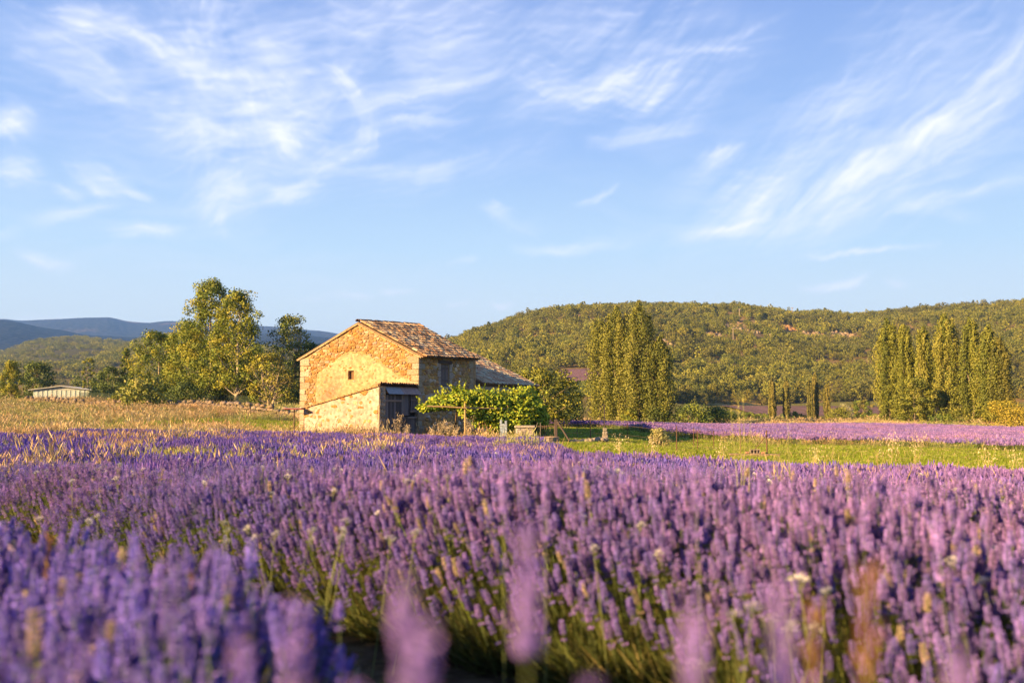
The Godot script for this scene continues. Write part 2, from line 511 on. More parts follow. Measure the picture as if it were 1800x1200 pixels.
func growth(x: float, d: float) -> int:
	var wob := noise_a.get_noise_2d(x * 4.0, d * 4.0)
	if d < near_edge(x, d) + wob * 1.5: return 1
	if x < 1.5 + wob and d < 120.0:
		# the strip of lavender before the house, seen between two bands of dry grass
		if x > -19.0 + (d - 30.0) * 0.35 and d > 27.0 + wob * 4.0 and d < 45.5 + wob * 2.0 - maxf(0.0, (-12.0 - x)) * 0.25: return 1
		if d > 52.0 and x > -24.0 and x < -10.0 and d < 74.0 + wob * 6.0: return 3
		return 2
	# right of the house: meadow, then the far lavender
	var far_from := 66.0 - clampf((x - 14.0) / 14.0, 0.0, 1.0) * 16.0
	if x < 14.0: far_from = 66.0 + (14.0 - x) * 1.2
	wob += noise_b.get_noise_2d(x * 9.0, d * 5.0) * 0.5
	if absf(d - far_from - wob * 4.0) < 1.3 and noise_b.get_noise_2d(x * 14.0, d * 10.0) > -0.1: return 2
	if d > far_from + wob * 4.0 and d < 108.0 and x < 75.0 and x > 1.0: return 4
	if d <= far_from + wob * 4.0 and d < 90.0: return 3
	return 2

func ground_colour(x: float, d: float) -> Color:
	if d < -2.0: return Color(0.16, 0.12, 0.075)
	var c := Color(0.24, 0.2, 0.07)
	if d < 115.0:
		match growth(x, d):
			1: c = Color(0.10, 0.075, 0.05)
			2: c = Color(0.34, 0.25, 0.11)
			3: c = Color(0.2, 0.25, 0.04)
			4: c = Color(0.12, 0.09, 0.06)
	elif x > 40.0: c = Color(0.25, 0.24, 0.07)
	return vary(c, 0.12)

func make_ground() -> void:
	var b := MB.new()
	var rings := [0.0]
	var r := 0.35
	while r < 12000.0:
		rings.append(r)
		r *= 1.075 if r < 150.0 else 1.16
	var angles := []
	for k in 73: angles.append(-36.0 + k)
	for k in 48: angles.append(37.0 + (k + 0.5) * 6.0 - 0.5)
	var last := -1
	for ring in rings:
		var first := b.v.size()
		for a in angles:
			var x: float = ring * sin(deg_to_rad(a))
			var d: float = ring * cos(deg_to_rad(a))
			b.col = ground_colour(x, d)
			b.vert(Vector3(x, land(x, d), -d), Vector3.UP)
		if last >= 0:
			for k in angles.size():
				var t := (k + 1) % angles.size()
				b.face(last + k, last + t, first + t)
				b.face(last + k, first + t, first + k)
		last = first
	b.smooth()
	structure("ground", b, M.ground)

# a field laid over the ground between four corners (right, ahead), 2 cm up per layer
func field(called: String, corners: Array, up: float, col: Color, stripes := 0.0, other := Color.WHITE) -> void:
	var b := MB.new()
	var nx := 60
	var ny := 16
	for j in ny + 1:
		for k in nx + 1:
			var t := float(k) / nx
			var s := float(j) / ny
			var wob := noise_a.get_noise_2d(t * 400.0 + up * 70.0, s * 300.0) * 0.05
			var p: Vector2 = (corners[0] as Vector2).lerp(corners[1], t).lerp((corners[3] as Vector2).lerp(corners[2], t), clampf(s + wob * 2.0, 0, 1))
			b.col = vary(col, 0.1)
			if stripes > 0.0 and fmod(t * stripes, 1.0) < 0.4: b.col = vary(other, 0.1)
			b.vert(spot(p.x, p.y, up), Vector3.UP)
	for j in ny:
		for k in nx:
			var q := j * (nx + 1) + k
			b.face(q, q + 1, q + nx + 2)
			b.face(q, q + nx + 2, q + nx + 1)
	b.smooth()
	structure(called, b, M.ground)

# ---------------------------------------------------------------- hills: each a ridge whose height is known by direction
var hill_rows := []

func along(table: Array, s: float) -> float:
	if s <= table[0][0]: return table[0][1]
	for k in table.size() - 1:
		if s <= table[k + 1][0]:
			var t: float = (s - table[k][0]) / (table[k + 1][0] - table[k][0])
			return lerpf(table[k][1], table[k + 1][1], t * t * (3 - 2 * t) * 0.5 + t * 0.5)
	return table[table.size() - 1][1]

# the wooded hill: slope sideways s = x / d, rise as metres per 100 m of distance
const CREST := [[-0.5, 1.2], [-0.26, 1.5], [-0.17, 3.2], [-0.12, 5.0], [-0.06, 6.6], [-0.03, 7.5], [0.0, 8.5], [0.03, 9.2], [0.06, 9.75], [0.085, 10.05], [0.137, 10.2], [0.17, 10.15], [0.2, 9.95], [0.23, 10.0], [0.257, 9.7], [0.286, 9.3], [0.314, 9.25], [0.343, 9.05], [0.371, 9.2], [0.4, 9.5], [0.43, 9.7], [0.457, 10.0], [0.514, 10.4], [0.6, 11.0], [0.75, 10.0], [1.0, 8.0]]

func hill_up(s: float, d: float) -> float:
	var foot := 330.0 + 60.0 * clampf((s - 0.1) * 6.0, 0.0, 1.0)
	var top := 860.0 + 60.0 * sin(s * 9.0)
	var t := (d - foot) / (top - foot)
	var low := land(s * d, foot) - 1.0
	var high := EYE + along(CREST, s) / 100.0 * top
	var x := s * d
	var folds := noise_a.get_noise_2d(x * 0.28, d * 0.16) * 7.0 + noise_b.get_noise_2d(x * 0.5, d * 0.35) * 2.0
	if t <= 0.0: return low + t * 12.0
	if t >= 1.0: return high - (t - 1.0) * (t - 1.0) * 60.0 + folds * 0.25
	var p := t * (1.28 - 0.28 * t) * 0.65 + 0.35 * t * t * (3 - 2 * t)
	return lerpf(low, high, p) + folds * sin(t * PI) + folds * 0.25 * t

func make_hill() -> void:
	var b := MB.new()
	var na := 150
	var nd := 60
	for j in nd + 1:
		var d := 300.0 + j * 14.0
		for k in na + 1:
			var s := -0.45 + k * 1.45 / na
			var n1 := noise_b.get_noise_2d(s * d * 0.9, d * 1.6)
			b.col = Color(0.25, 0.19, 0.075).lerp(Color(0.42, 0.3, 0.15), clampf(n1 * 1.6 + 0.3, 0.0, 1.0))
			b.vert(Vector3(s * d, hill_up(s, d), -d), Vector3.UP)
	for j in nd:
		for k in na:
			var q := j * (na + 1) + k
			b.face(q, q + 1, q + na + 2)
			b.face(q, q + na + 2, q + na + 1)
	b.smooth()
	structure("wooded_hill", b, M.hill)

# a far ridge: rows from foot to crest and down behind, the crest given like CREST
func ridge(called: String, table: Array, s0: float, s1: float, foot: float, top: float, low: float, col: Color, bald: Color, rough: float, m: Material, bald_from := 0.8) -> void:
	var b := MB.new()
	var na := 160
	var nd := 44
	for j in nd + 1:
		var t := j * 1.3 / nd
		for k in na + 1:
			var s := lerpf(s0, s1, float(k) / na)
			var d := lerpf(foot, top, t)
			var high := EYE + along(table, s) / 100.0 * top
			var x := s * d
			var f := noise_a.get_noise_2d(x * 90.0 / top + 77.0, d * 50.0 / top) * rough + noise_b.get_noise_2d(x * 200.0 / top, d * 130.0 / top) * rough * 0.35
			var p := t * (1.2 - 0.2 * t)
			var y := lerpf(low, high, p) + f * sin(clampf(t, 0, 1) * PI)
			if t > 1.0: y = high - (t - 1.0) * (t - 1.0) * (high - low) * 3.0
			var n1 := noise_b.get_noise_2d(x * 260.0 / top, d * 300.0 / top) + 0.6 * noise_a.get_noise_2d(x * 900.0 / top, d * 900.0 / top)
			b.col = vary(col.lerp(bald, clampf((n1 * 1.4 + (t - bald_from) * 2.2), 0.0, 1.0)), 0.05)
			b.vert(Vector3(x, y, -d), Vector3.UP)
	for j in nd:
		for k in na:
			var q := j * (na + 1) + k
			b.face(q, q + 1, q + na + 2)
			b.face(q, q + na + 2, q + na + 1)
	b.smooth()
	structure(called, b, m)

const FAR_CREST := [[-0.9, 8.0], [-0.56, 8.9], [-0.514, 9.15], [-0.497, 8.97], [-0.455, 9.14], [-0.434, 9.26], [-0.407, 9.31], [-0.385, 8.86], [-0.367, 8.74], [-0.349, 8.94], [-0.337, 8.91], [-0.28, 8.6], [-0.247, 8.4], [-0.195, 7.95], [-0.16, 7.4], [-0.1, 6.3], [0.0, 5.0], [0.3, 4.0]]
const BLUE_CREST := [[-0.9, 9.4], [-0.6, 9.5], [-0.514, 9.05], [-0.461, 8.1], [-0.426, 7.5], [-0.372, 7.25], [-0.31, 7.3], [-0.26, 7.6], [-0.23, 7.75], [-0.18, 7.2], [-0.1, 5.5], [0.0, 4.4], [0.3, 3.5]]
const MID_CREST := [[-0.9, 4.5], [-0.6, 5.3], [-0.514, 5.8], [-0.479, 6.9], [-0.443, 7.25], [-0.417, 7.15], [-0.394, 6.8], [-0.36, 6.2], [-0.3, 5.2], [-0.2, 4.3], [0.0, 3.5], [0.3, 3.0]]
const SPUR_CREST := [[-0.9, 2.0], [-0.514, 3.0], [-0.461, 3.7], [-0.435, 4.6], [-0.407, 5.9], [-0.372, 7.0], [-0.33, 7.5], [-0.28, 6.8], [-0.24, 5.9], [-0.18, 5.0], [0.0, 3.4], [0.3, 3.0]]

# ---------------------------------------------------------------- trees and shrubs
func puff(b: MB, p: Vector3, r: float, tall: float, count: int, size: float, col: Color, upward := 0.0, soft := 0.55) -> void:
	count = int(count * 1.7)
	size *= 0.74
	for k in count:
		var o := rdir()
		var q := o * r * pow(rng.randf(), 0.4)
		q.y *= tall
		var dir := (rdir() + Vector3(0, upward, 0)).normalized()
		var w := dir.cross(rdir()).normalized()
		var l := size * rr(0.7, 1.35)
		b.col = vary(col, 0.15)
		b.leaf(p + q - dir * l * 0.5, dir * l, w * l * 0.36, o, soft)

func limb(b: MB, from: Vector3, to: Vector3, r0: float, r1: float, sag := 0.15, sides := 5) -> void:
	var l := from.distance_to(to)
	var bend := Vector3(rr(-1, 1), rr(0.1, 1), rr(-1, 1)) * l * sag
	var pts := []
	var rad := []
	for k in 5:
		var t := k / 4.0
		pts.append(from.lerp(to, t) + bend * sin(t * PI) * 0.5)
		rad.append(lerpf(r0, r1, t))
	b.tube(pts, rad, sides)

func outline(kind: String, t: float) -> float:
	match kind:
		"oval": return pow(maxf(0.0, 1.0 - pow(absf(2.0 * t - 0.9) / 1.1, 2.2)), 0.5)
		"cone": return clampf(t * 6.0, 0.4, 1.0) * pow(1.0 - t, 0.75)
		"tall": return clampf(0.55 + t * 1.5, 0.0, 1.0) * pow(maxf(0.0, 1.0 - pow(t, 2.4)), 0.6)
		"dome": return pow(maxf(0.0, 1.0 - t * t), 0.5)
	return 1.0

# a broadleaf tree. o: shape, base (where the crown begins), puffs, puff (radius), leaves, leaf, cols, bark, trunk (radius), stems, limbs, lop
func broad_tree(called: String, label: String, category: String, group: String, x: float, d: float, h: float, rad: float, o: Dictionary) -> Node3D:
	var t := thing(called, label, category, spot(x, d, -0.05), 0.0, group)
	var crown := MB.new()
	var wood := MB.new()
	wood.col = o.get("bark", Color(0.3, 0.25, 0.18))
	var base: float = o.get("base", 0.15) * h
	var stems: int = o.get("stems", 1)
	var tr: float = o.get("trunk", h * 0.016)
	var tops := []
	for s in stems:
		var off := Vector3.ZERO if stems == 1 else Vector3(rr(-0.12, 0.12), 0, rr(-0.12, 0.12)) * rad
		var lean := Vector3(rr(-0.1, 0.1), 0, rr(-0.1, 0.1)) * rad if stems == 1 else Vector3(cos(s * TAU / stems + 0.6), 0, sin(s * TAU / stems + 0.6)) * rad * 0.42
		var pts := []
		var rs := []
		for k in 9:
			var f := k / 8.0
			pts.append(off + lean * f + Vector3(sin(f * 7.0 + s) * 0.02 * h * f, f * h * (0.9 if stems == 1 else 0.75), cos(f * 5.0 + s * 2) * 0.02 * h * f))
			rs.append(tr * (1.35 if k == 0 else 1.0) * pow(1.0 - f, 0.8) + 0.012)
		wood.tube(pts, rs, 7)
		tops.append(pts)
	var n: int = o.get("puffs", 40)
	var cols: Array = o.get("cols", [Color(0.09, 0.12, 0.03)])
	var pr: float = o.get("puff", 0.22) * rad
	var limbs: int = o.get("limbs", 14)
	n = int(n * 1.35)
	for k in n:
		var f := (k + rng.randf()) / n
		var y := base + (h - base) * f
		var edge := outline(o.get("shape", "oval"), f) * rad
		var a := k * 2.39996 + rr(-0.5, 0.5)
		var q := edge * sqrt(rr(0.12, 1.0)) * 0.92
		var p := Vector3(cos(a) * q, minf(y, h - pr * 0.6), sin(a) * q)
		p += Vector3(rr(-1, 1), rr(-1, 1), rr(-1, 1)) * pr * 0.4
		if rng.randf() < o.get("lop", 0.0): continue
		puff(crown, p, pr * rr(0.7, 1.2), o.get("squash", 0.8), o.get("leaves", 60), o.get("leaf", 0.3), pick(cols), o.get("up", 0.2))
		if k % maxi(1, n / limbs) == 0:
			var st: Array = tops[k % tops.size()]
			var idx := clampi(int(clampf((y - h * 0.16) / (h * 0.9), 0.08, 0.95) * 8.0), 1, 7)
			limb(wood, st[idx], p, tr * 0.42 * (1.0 - f * 0.6), 0.012)
	part("trunk", wood, M.bark, t)
	part("crown", crown, M.leaf, t)
	return t

# a columnar poplar: upright plumes round a trunk
func poplar(label: String, group: String, x: float, d: float, h: float, rad: float, cols: Array, plumes: int, leaves: int, leaf: float, bark := Color(0.33, 0.27, 0.18), bare := 0.03, called := "poplar_tree") -> Node3D:
	var t := thing(called, label, "tree", spot(x, d, -0.05), 0.0, group)
	var crown := MB.new()
	var wood := MB.new()
	wood.col = bark
	var tr := h * 0.016
	var pts := []
	var rs := []
	for k in 8:
		var f := k / 7.0
		pts.append(Vector3(sin(f * 6.0 + x) * 0.012 * h, f * h * 0.93, cos(f * 5.0 + x) * 0.012 * h))
		rs.append(tr * (1.4 if k == 0 else 1.0) * (1.0 - f) + 0.02)
	wood.tube(pts, rs, 7)
	for k in plumes:
		var a := k * 2.39996 + rr(-0.3, 0.3)
		var far := 0.0 if k == 0 else sqrt(float(k) / plumes) * 0.78
		var reach := h * (1.0 - far * far * rr(0.12, 0.5))
		var start := h * (bare + rr(0.0, 0.1))
		var steps := int(reach / (rad * 0.36)) + 3
		var col: Color = pick(cols)
		for s in steps:
			var f := float(s) / (steps - 1)
			var y := lerpf(start, reach, f)
			var spread := clampf(0.45 + f * 2.4, 0.0, 1.0) * pow(maxf(0.02, 1.0 - pow(f, 3.0)), 0.45)
			var wob := Vector3(sin(y * 1.3 + k * 2.0), 0, cos(y * 1.1 + k)) * rad * 0.09
			var p := Vector3(cos(a), 0, sin(a)) * far * rad * (0.55 + 0.45 * spread) + Vector3(0, y, 0) + wob
			if rng.randf() < 0.1: continue
			puff(crown, p, rad * 0.34 * (0.35 + 0.65 * spread) * rr(0.7, 1.2), 1.5, leaves, leaf, col, 1.3, 0.5)
		if k % 2 == 1: limb(wood, pts[clampi(k % 4 + 1, 1, 5)], Vector3(cos(a), 0, sin(a)) * far * rad + Vector3(0, reach * 0.75, 0), tr * 0.4, 0.02, 0.06)
	part("trunk", wood, M.bark, t)
	part("crown", crown, M.leaf, t)
	return t

func shrub(called: String, label: String, group: String, x: float, d: float, h: float, rad: float, cols: Array, puffs: int, leaves: int, leaf: float, up := 0.5, twigs := 6, category := "shrub") -> Node3D:
	var t := thing(called, label, category, spot(x, d, -0.05), 0.0, group)
	var crown := MB.new()
	var wood := MB.new()
	wood.col = Color(0.24, 0.19, 0.12)
	for k in puffs:
		var f := pow((k + rng.randf()) / puffs, 0.8)
		var a := k * 2.39996
		var q := rad * outline("dome", f * 0.95) * sqrt(rr(0.05, 1.0))
		var p := Vector3(cos(a) * q, h * (0.08 + 0.84 * f) + rr(-0.05, 0.05) * h, sin(a) * q)
		puff(crown, p, minf(rad, h) * 0.3 * rr(0.7, 1.3), 0.85, leaves, leaf, pick(cols), up)
		if k % maxi(1, puffs / twigs) == 0: limb(wood, Vector3(rr(-0.1, 0.1), 0, rr(-0.1, 0.1)) * rad, p, 0.035 + 0.008 * h, 0.008, 0.1, 4)
	part("stem", wood, M.bark, t)
	part("crown", crown, M.leaf, t)
	return t

func make_trees() -> void:
	var yellow := [Color(0.242, 0.242, 0.030), Color(0.186, 0.210, 0.030), Color(0.25, 0.245, 0.035), Color(0.140, 0.179, 0.030)]
	var green := [Color(0.137, 0.183, 0.033), Color(0.103, 0.153, 0.033), Color(0.175, 0.212, 0.039)]
	var dark := [Color(0.082, 0.121, 0.034), Color(0.114, 0.154, 0.041), Color(0.065, 0.097, 0.028)]
	var grey := [Color(0.145, 0.181, 0.065), Color(0.189, 0.217, 0.078), Color(0.116, 0.152, 0.058)]
	var pale := Color(0.55, 0.47, 0.34)
	# ---- left of the house, from the edge of the view inwards
	var gl := "trees and shrubs left of the farmhouse"
	broad_tree("young_tree", "yellow green bushy young tree at the far left end of the field", "tree", gl, -65.4, 130, 5.6, 2.6, {"shape": "cone", "base": 0.02, "puffs": 46, "leaves": 80, "leaf": 0.2, "cols": yellow, "up": 0.8})
	broad_tree("young_tree", "second yellow green bushy tree, cut by the left edge of the view", "tree", gl, -69.5, 131, 4.9, 2.4, {"shape": "cone", "base": 0.02, "puffs": 40, "leaves": 70, "leaf": 0.2, "cols": green + yellow, "up": 0.8})
	broad_tree("walnut_tree", "dark green big leaved tree rising behind the left end of the pale shed", "tree", gl, -75.6, 158.5, 6.4, 2.5, {"shape": "oval", "base": 0.04, "puffs": 44, "puff": 0.32, "leaves": 46, "leaf": 0.36, "cols": dark + [Color(0.12, 0.13, 0.03)], "up": 0.4})
	broad_tree("slim_tree", "slim pale green tree standing alone behind the right end of the shed", "tree", gl, -66.0, 155, 6.9, 1.35, {"shape": "oval", "base": 0.12, "puffs": 26, "leaves": 60, "leaf": 0.22, "cols": grey + yellow, "up": 0.9, "trunk": 0.09})
	broad_tree("round_tree", "dark rounded tree between the slim pale tree and the cypress", "tree", gl, -57.5, 142, 4.9, 2.6, {"shape": "oval", "base": 0.05, "puffs": 34, "leaves": 60, "leaf": 0.26, "cols": dark})
	broad_tree("feathery_tree", "feathery light green tree rising behind the cypress", "tree", gl, -55.6, 143, 7.8, 1.5, {"shape": "cone", "base": 0.1, "puffs": 36, "leaves": 60, "leaf": 0.22, "cols": green + yellow, "up": 1.0})
	poplar("small dark cypress like column in front of the feathery tree", gl, -53.2, 139, 5.4, 0.66, [Color(0.075, 0.105, 0.022), Color(0.1, 0.13, 0.025)], 5, 34, 0.16, Color(0.2, 0.15, 0.1), 0.02, "cypress_tree")
	broad_tree("aspen_tree", "rounded golden aspen at the left end of the tall group", "tree", gl, -43.4, 122, 9.4, 3.5, {"shape": "oval", "base": 0.06, "puffs": 80, "puff": 0.26, "leaves": 76, "leaf": 0.26, "cols": yellow + green, "up": 0.4, "bark": pale, "limbs": 10})
	broad_tree("aspen_tree", "golden green aspen of middle height beside the tallest one", "tree", gl, -38.4, 118, 10.2, 3.6, {"shape": "tall", "base": 0.04, "puffs": 80, "puff": 0.26, "leaves": 76, "leaf": 0.26, "cols": yellow + green, "up": 0.4, "bark": pale, "limbs": 10})
	broad_tree("aspen_tree", "tallest aspen with a dense golden green crown left of the farmhouse", "tree", gl, -33.4, 110, 14.2, 4.3, {"shape": "tall", "base": 0.07, "puffs": 170, "puff": 0.2, "leaves": 78, "leaf": 0.26, "cols": yellow + green + green, "up": 0.4, "bark": pale, "limbs": 26, "trunk": 0.19, "lop": 0.12})
	broad_tree("aspen_tree", "tall aspen with a bare white trunk standing nearest the farmhouse in the group", "tree", gl, -29.4, 106, 12.6, 3.7, {"shape": "tall", "base": 0.2, "puffs": 110, "puff": 0.22, "leaves": 66, "leaf": 0.26, "cols": yellow + yellow + green, "up": 0.4, "bark": Color(0.66, 0.58, 0.45), "limbs": 22, "trunk": 0.2, "lop": 0.12})
	broad_tree("airy_tree", "thin airy grey green tree with open top between the aspens and the house", "tree", gl, -25.2, 113, 10.9, 3.4, {"shape": "tall", "base": 0.12, "puffs": 100, "puff": 0.2, "leaves": 42, "leaf": 0.25, "cols": grey + green, "up": 0.6, "bark": Color(0.35, 0.3, 0.24), "limbs": 34, "trunk": 0.14, "stems": 3})
	broad_tree("old_walnut", "wide yellowish tree with bare crooked white branches left of the gable", "tree", gl, -25.0, 103, 5.9, 3.0, {"shape": "oval", "base": 0.14, "puffs": 54, "puff": 0.2, "leaves": 40, "leaf": 0.27, "cols": yellow + [Color(0.22, 0.2, 0.05)], "bark": Color(0.62, 0.52, 0.38), "limbs": 40, "trunk": 0.13, "stems": 3, "lop": 0.12})
	broad_tree("airy_tree", "small dark tree behind the crooked walnut beside the gable corner", "tree", gl, -22.6, 112, 7.6, 2.2, {"shape": "oval", "base": 0.05, "puffs": 54, "leaves": 52, "leaf": 0.25, "cols": dark + grey})
	shrub("fig_bush", "broad light green fig bush with large leaves before the stone wall", gl, -36.6, 98, 2.75, 2.5, [Color(0.2, 0.22, 0.05), Color(0.14, 0.165, 0.04), Color(0.25, 0.25, 0.07)], 34, 44, 0.34, 0.6, 16)
	shrub("dark_shrub", "dark shadowy shrub at the foot of the tallest aspen", gl, -34.0, 104, 2.8, 2.2, dark, 26, 60, 0.24)
	shrub("dark_shrub", "dark shrub under the aspen with the white trunk", gl, -29.0, 111, 2.7, 2.6, dark, 26, 60, 0.24)
	shrub("dark_shrub", "dark low shrub behind the fig bush", gl, -38.6, 108, 3.4, 2.7, dark + green, 26, 60, 0.24)
	shrub("dark_shrub", "dark low shrub behind the crooked walnut", gl, -24.5, 108, 2.6, 3.0, dark, 26, 60, 0.24)
	shrub("dark_shrub", "dark green shrub between the cypress and the fig bush", gl, -46.5, 125, 3.3, 2.6, dark + green, 26, 60, 0.24)
	shrub("dark_shrub", "dark green shrub under the rounded tree right of the shed", gl, -56.0, 138, 2.7, 3.0, dark, 26, 60, 0.24)
	shrub("dark_shrub", "dark bluish shrub line behind the shed roof", gl, -72.0, 172, 5.2, 5.0, dark, 24, 60, 0.34)
	shrub("yellow_shrub", "yellowish low shrub before the shed wall", gl, -49.5, 124, 1.3, 1.1, yellow, 14, 44, 0.18)
	shrub("yellow_shrub", "yellow green scrub beside the left corner of the shed", gl, -66.5, 128, 1.3, 1.7, yellow + green, 18, 44, 0.18)
	# ---- behind the wing and the middle poplars
	var gm := "trees and shrubs behind the farmhouse"
	broad_tree("round_tree", "round yellow green tree with pale branches behind the tiled wing", "tree", gm, 2.2, 76, 4.5, 3.3, {"shape": "oval", "base": 0.18, "puffs": 74, "puff": 0.2, "leaves": 50, "leaf": 0.24, "cols": [Color(0.2, 0.205, 0.03), Color(0.145, 0.165, 0.03), Color(0.1, 0.125, 0.03)], "bark": Color(0.5, 0.4, 0.26), "limbs": 26, "trunk": 0.12, "stems": 3})
	shrub("dark_shrub", "dark round shrub left of the middle poplars", gm, 6.0, 101, 3.2, 2.0, dark, 32, 60, 0.24)
	shrub("dark_shrub", "dark leafy shrub right behind the end of the vine", gm, 3.2, 84, 2.6, 1.7, dark + green, 26, 60, 0.2)
	var pc := [Color(0.160, 0.172, 0.033), Color(0.132, 0.148, 0.031), Color(0.188, 0.196, 0.043), Color(0.104, 0.125, 0.028)]
	var gp := "columnar poplars in the middle of the view"
	poplar("leftmost, lowest and broadest of the middle poplars, left of the two peaks", gp, 10.8, 120, 12.6, 2.42, pc, 14, 44, 0.24)
	poplar("left peak of the middle poplars, second from the left", gp, 12.5, 117.5, 13.9, 2.28, pc, 13, 44, 0.24)
	poplar("tallest and rightmost peak of the middle poplars", gp, 14.9, 115.5, 14.2, 2.62, pc, 16, 44, 0.24)
	poplar("low leafy poplar at the right flank of the middle poplars", gp, 17.0, 114.5, 10.4, 2.14, pc, 13, 44, 0.24)
	shrub("low_bush", "low yellowish bush at the foot of the middle poplars", gp, 13.5, 114, 2.0, 1.2, yellow + green, 16, 50, 0.2)
	shrub("dark_shrub", "dark bush behind the feet of the middle poplars", gp, 16.8, 114, 2.4, 2.0, dark, 20, 50, 0.22)
	shrub("round_bush", "broad dark green bush right of the middle poplars", gm, 20.5, 114, 2.7, 2.6, green + dark, 34, 60, 0.24)
	shrub("round_bush", "darker lower bush at the right end of the bushes by the middle poplars", gm, 24.4, 120, 2.4, 2.5, dark + green, 30, 60, 0.24)
	shrub("olive_bush", "small pale olive bush standing alone inside the wire fence", gm, 7.35, 50, 1.05, 0.55, [Color(0.33, 0.32, 0.13), Color(0.26, 0.27, 0.11), Color(0.4, 0.36, 0.17)], 30, 40, 0.08, 0.9, 14)
	# ---- far poplars and hedge before the hill
	var gf := "slender far poplars below the hill"
	var pf := [Color(0.17, 0.165, 0.045), Color(0.14, 0.14, 0.04), Color(0.2, 0.18, 0.05)]
	poplar("leftmost of the five slender far poplars below the hill", gf, 52.3, 200, 8.4, 1.0, pf, 7, 36, 0.28)
	poplar("second slender far poplar from the left, below the hill", gf, 55.4, 201, 8.6, 0.95, pf, 7, 36, 0.28)
	poplar("third slender far poplar, palest, with bare twigs at its top", gf, 59.8, 200, 8.3, 0.8, pf, 6, 24, 0.28, pale)
	poplar("fourth slender far poplar, tallest of the five below the hill", gf, 61.6, 202, 9.9, 0.95, pf, 7, 26, 0.28, pale)
	poplar("rightmost slender far poplar, thin, below the hill", gf, 63.6, 201, 7.4, 0.9, pf, 6, 26, 0.28, pale)
	var hx := 0
	for row in [[43.5, 203, 1.7, 3.0], [48.0, 204, 1.5, 3.2], [52.5, 205, 1.5, 3.0], [57.5, 204, 1.7, 3.0], [35.5, 170, 1.8, 3.2], [39.5, 188, 1.8, 3.0]]:
		shrub("hedge_shrub", ["clipped looking hedge shrub left of the far poplars", "hedge shrub just left of the leftmost far poplar", "hedge shrub under the two left far poplars", "hedge shrub between the two groups of far poplars", "nearest shrub of the far hedge, right of the middle bushes", "second nearest shrub of the far hedge"][hx], "hedge shrubs along the far field", row[0], row[1], row[2], row[3], green, 22, 46, 0.3)
		hx += 1
	shrub("round_bush", "bright green round bush below the rightmost slender far poplar", gf, 56.5, 172, 2.4, 2.2, [Color(0.15, 0.17, 0.03), Color(0.19, 0.2, 0.035)], 28, 56, 0.26)
	shrub("pale_bush", "pale grey leaved bush beside the bright green round bush", gf, 58.9, 176, 3.2, 1.6, [Color(0.34, 0.33, 0.2), Color(0.26, 0.26, 0.14)], 24, 46, 0.22)
	shrub("low_bush", "low olive bush in front of the pale grey bush", gf, 57.2, 158, 1.3, 2.6, green, 20, 50, 0.24)
	broad_tree("small_tree", "small round tree between the pale bush and the right poplars", "tree", gf, 65.6, 187, 3.9, 2.3, {"shape": "oval", "base": 0.1, "puffs": 34, "leaves": 52, "leaf": 0.28, "cols": green + pf})
	# ---- poplars at the right
	var gr := "tall poplars at the right end of the field"
	var pr := [Color(0.184, 0.199, 0.035), Color(0.146, 0.166, 0.031), Color(0.215, 0.217, 0.044), Color(0.115, 0.139, 0.028)]
	poplar("leftmost broad poplar of the right group", gr, 49.3, 130, 13.5, 2.1, pr, 15, 44, 0.25)
	poplar("narrow poplar leaning on the leftmost one of the right group", gr, 50.7, 128, 12.8, 1.43, pr, 10, 44, 0.25)
	poplar("poplar with pale bare trunk patches left of the tallest peak on the right", gr, 52.3, 126, 12.2, 1.66, pr, 11, 38, 0.25, Color(0.55, 0.46, 0.32))
	poplar("tallest peak among the poplars at the right", gr, 54.2, 124, 13.6, 1.88, pr, 14, 44, 0.25)
	poplar("poplar right of the tallest peak with a light trunk showing", gr, 56.4, 122, 13.0, 1.77, pr, 13, 40, 0.25, Color(0.55, 0.46, 0.32))
	poplar("second poplar from the right end of the right group", gr, 57.6, 120, 11.9, 1.77, pr, 13, 44, 0.25)
	poplar("rightmost darker lower poplar of the right group", gr, 58.4, 119, 10.4, 1.66, [Color(0.1, 0.11, 0.03), Color(0.13, 0.13, 0.03)], 12, 44, 0.25)
	broad_tree("leafy_tree", "broad leafy tree in front of the two left poplars of the right group", "tree", gr, 48.8, 121, 5.6, 2.6, {"shape": "oval", "base": 0.12, "puffs": 54, "leaves": 56, "leaf": 0.26, "cols": pr, "limbs": 14})
	var gb := "bushes at the foot of the right poplars"
	var bright := [Color(0.24, 0.225, 0.03), Color(0.19, 0.195, 0.03), Color(0.3, 0.25, 0.035)]
	shrub("yellow_bush", "olive bush under the pale trunked poplar on the right", gb, 52.8, 118, 2.2, 2.2, pr, 28, 50, 0.22)
	shrub("yellow_bush", "tall arching yellow green bush below the rightmost poplars", gb, 57.2, 116, 3.2, 2.7, bright, 36, 56, 0.22)
	shrub("yellow_bush", "yellow green bush between the arching one and the golden one", gb, 60.8, 117, 2.6, 2.4, bright + pr, 30, 56, 0.22)
	shrub("golden_bush", "round golden yellow bush at the right edge of the view", gb, 55.6, 109, 2.6, 2.6, [Color(0.28, 0.24, 0.035), Color(0.23, 0.21, 0.03), Color(0.33, 0.27, 0.05)], 38, 60, 0.2)
	shrub("golden_bush", "golden bush half outside the view at the right edge", gb, 60.4, 112, 2.5, 2.4, [Color(0.26, 0.22, 0.035), Color(0.2, 0.19, 0.03)], 28, 56, 0.2)
	shrub("low_bush", "low green bush at the feet of the leftmost right poplars", gb, 48.6, 113, 1.4, 1.5, green, 18, 46, 0.2)
	# ---- beyond the left edge: trees that throw the shade over the field's left part

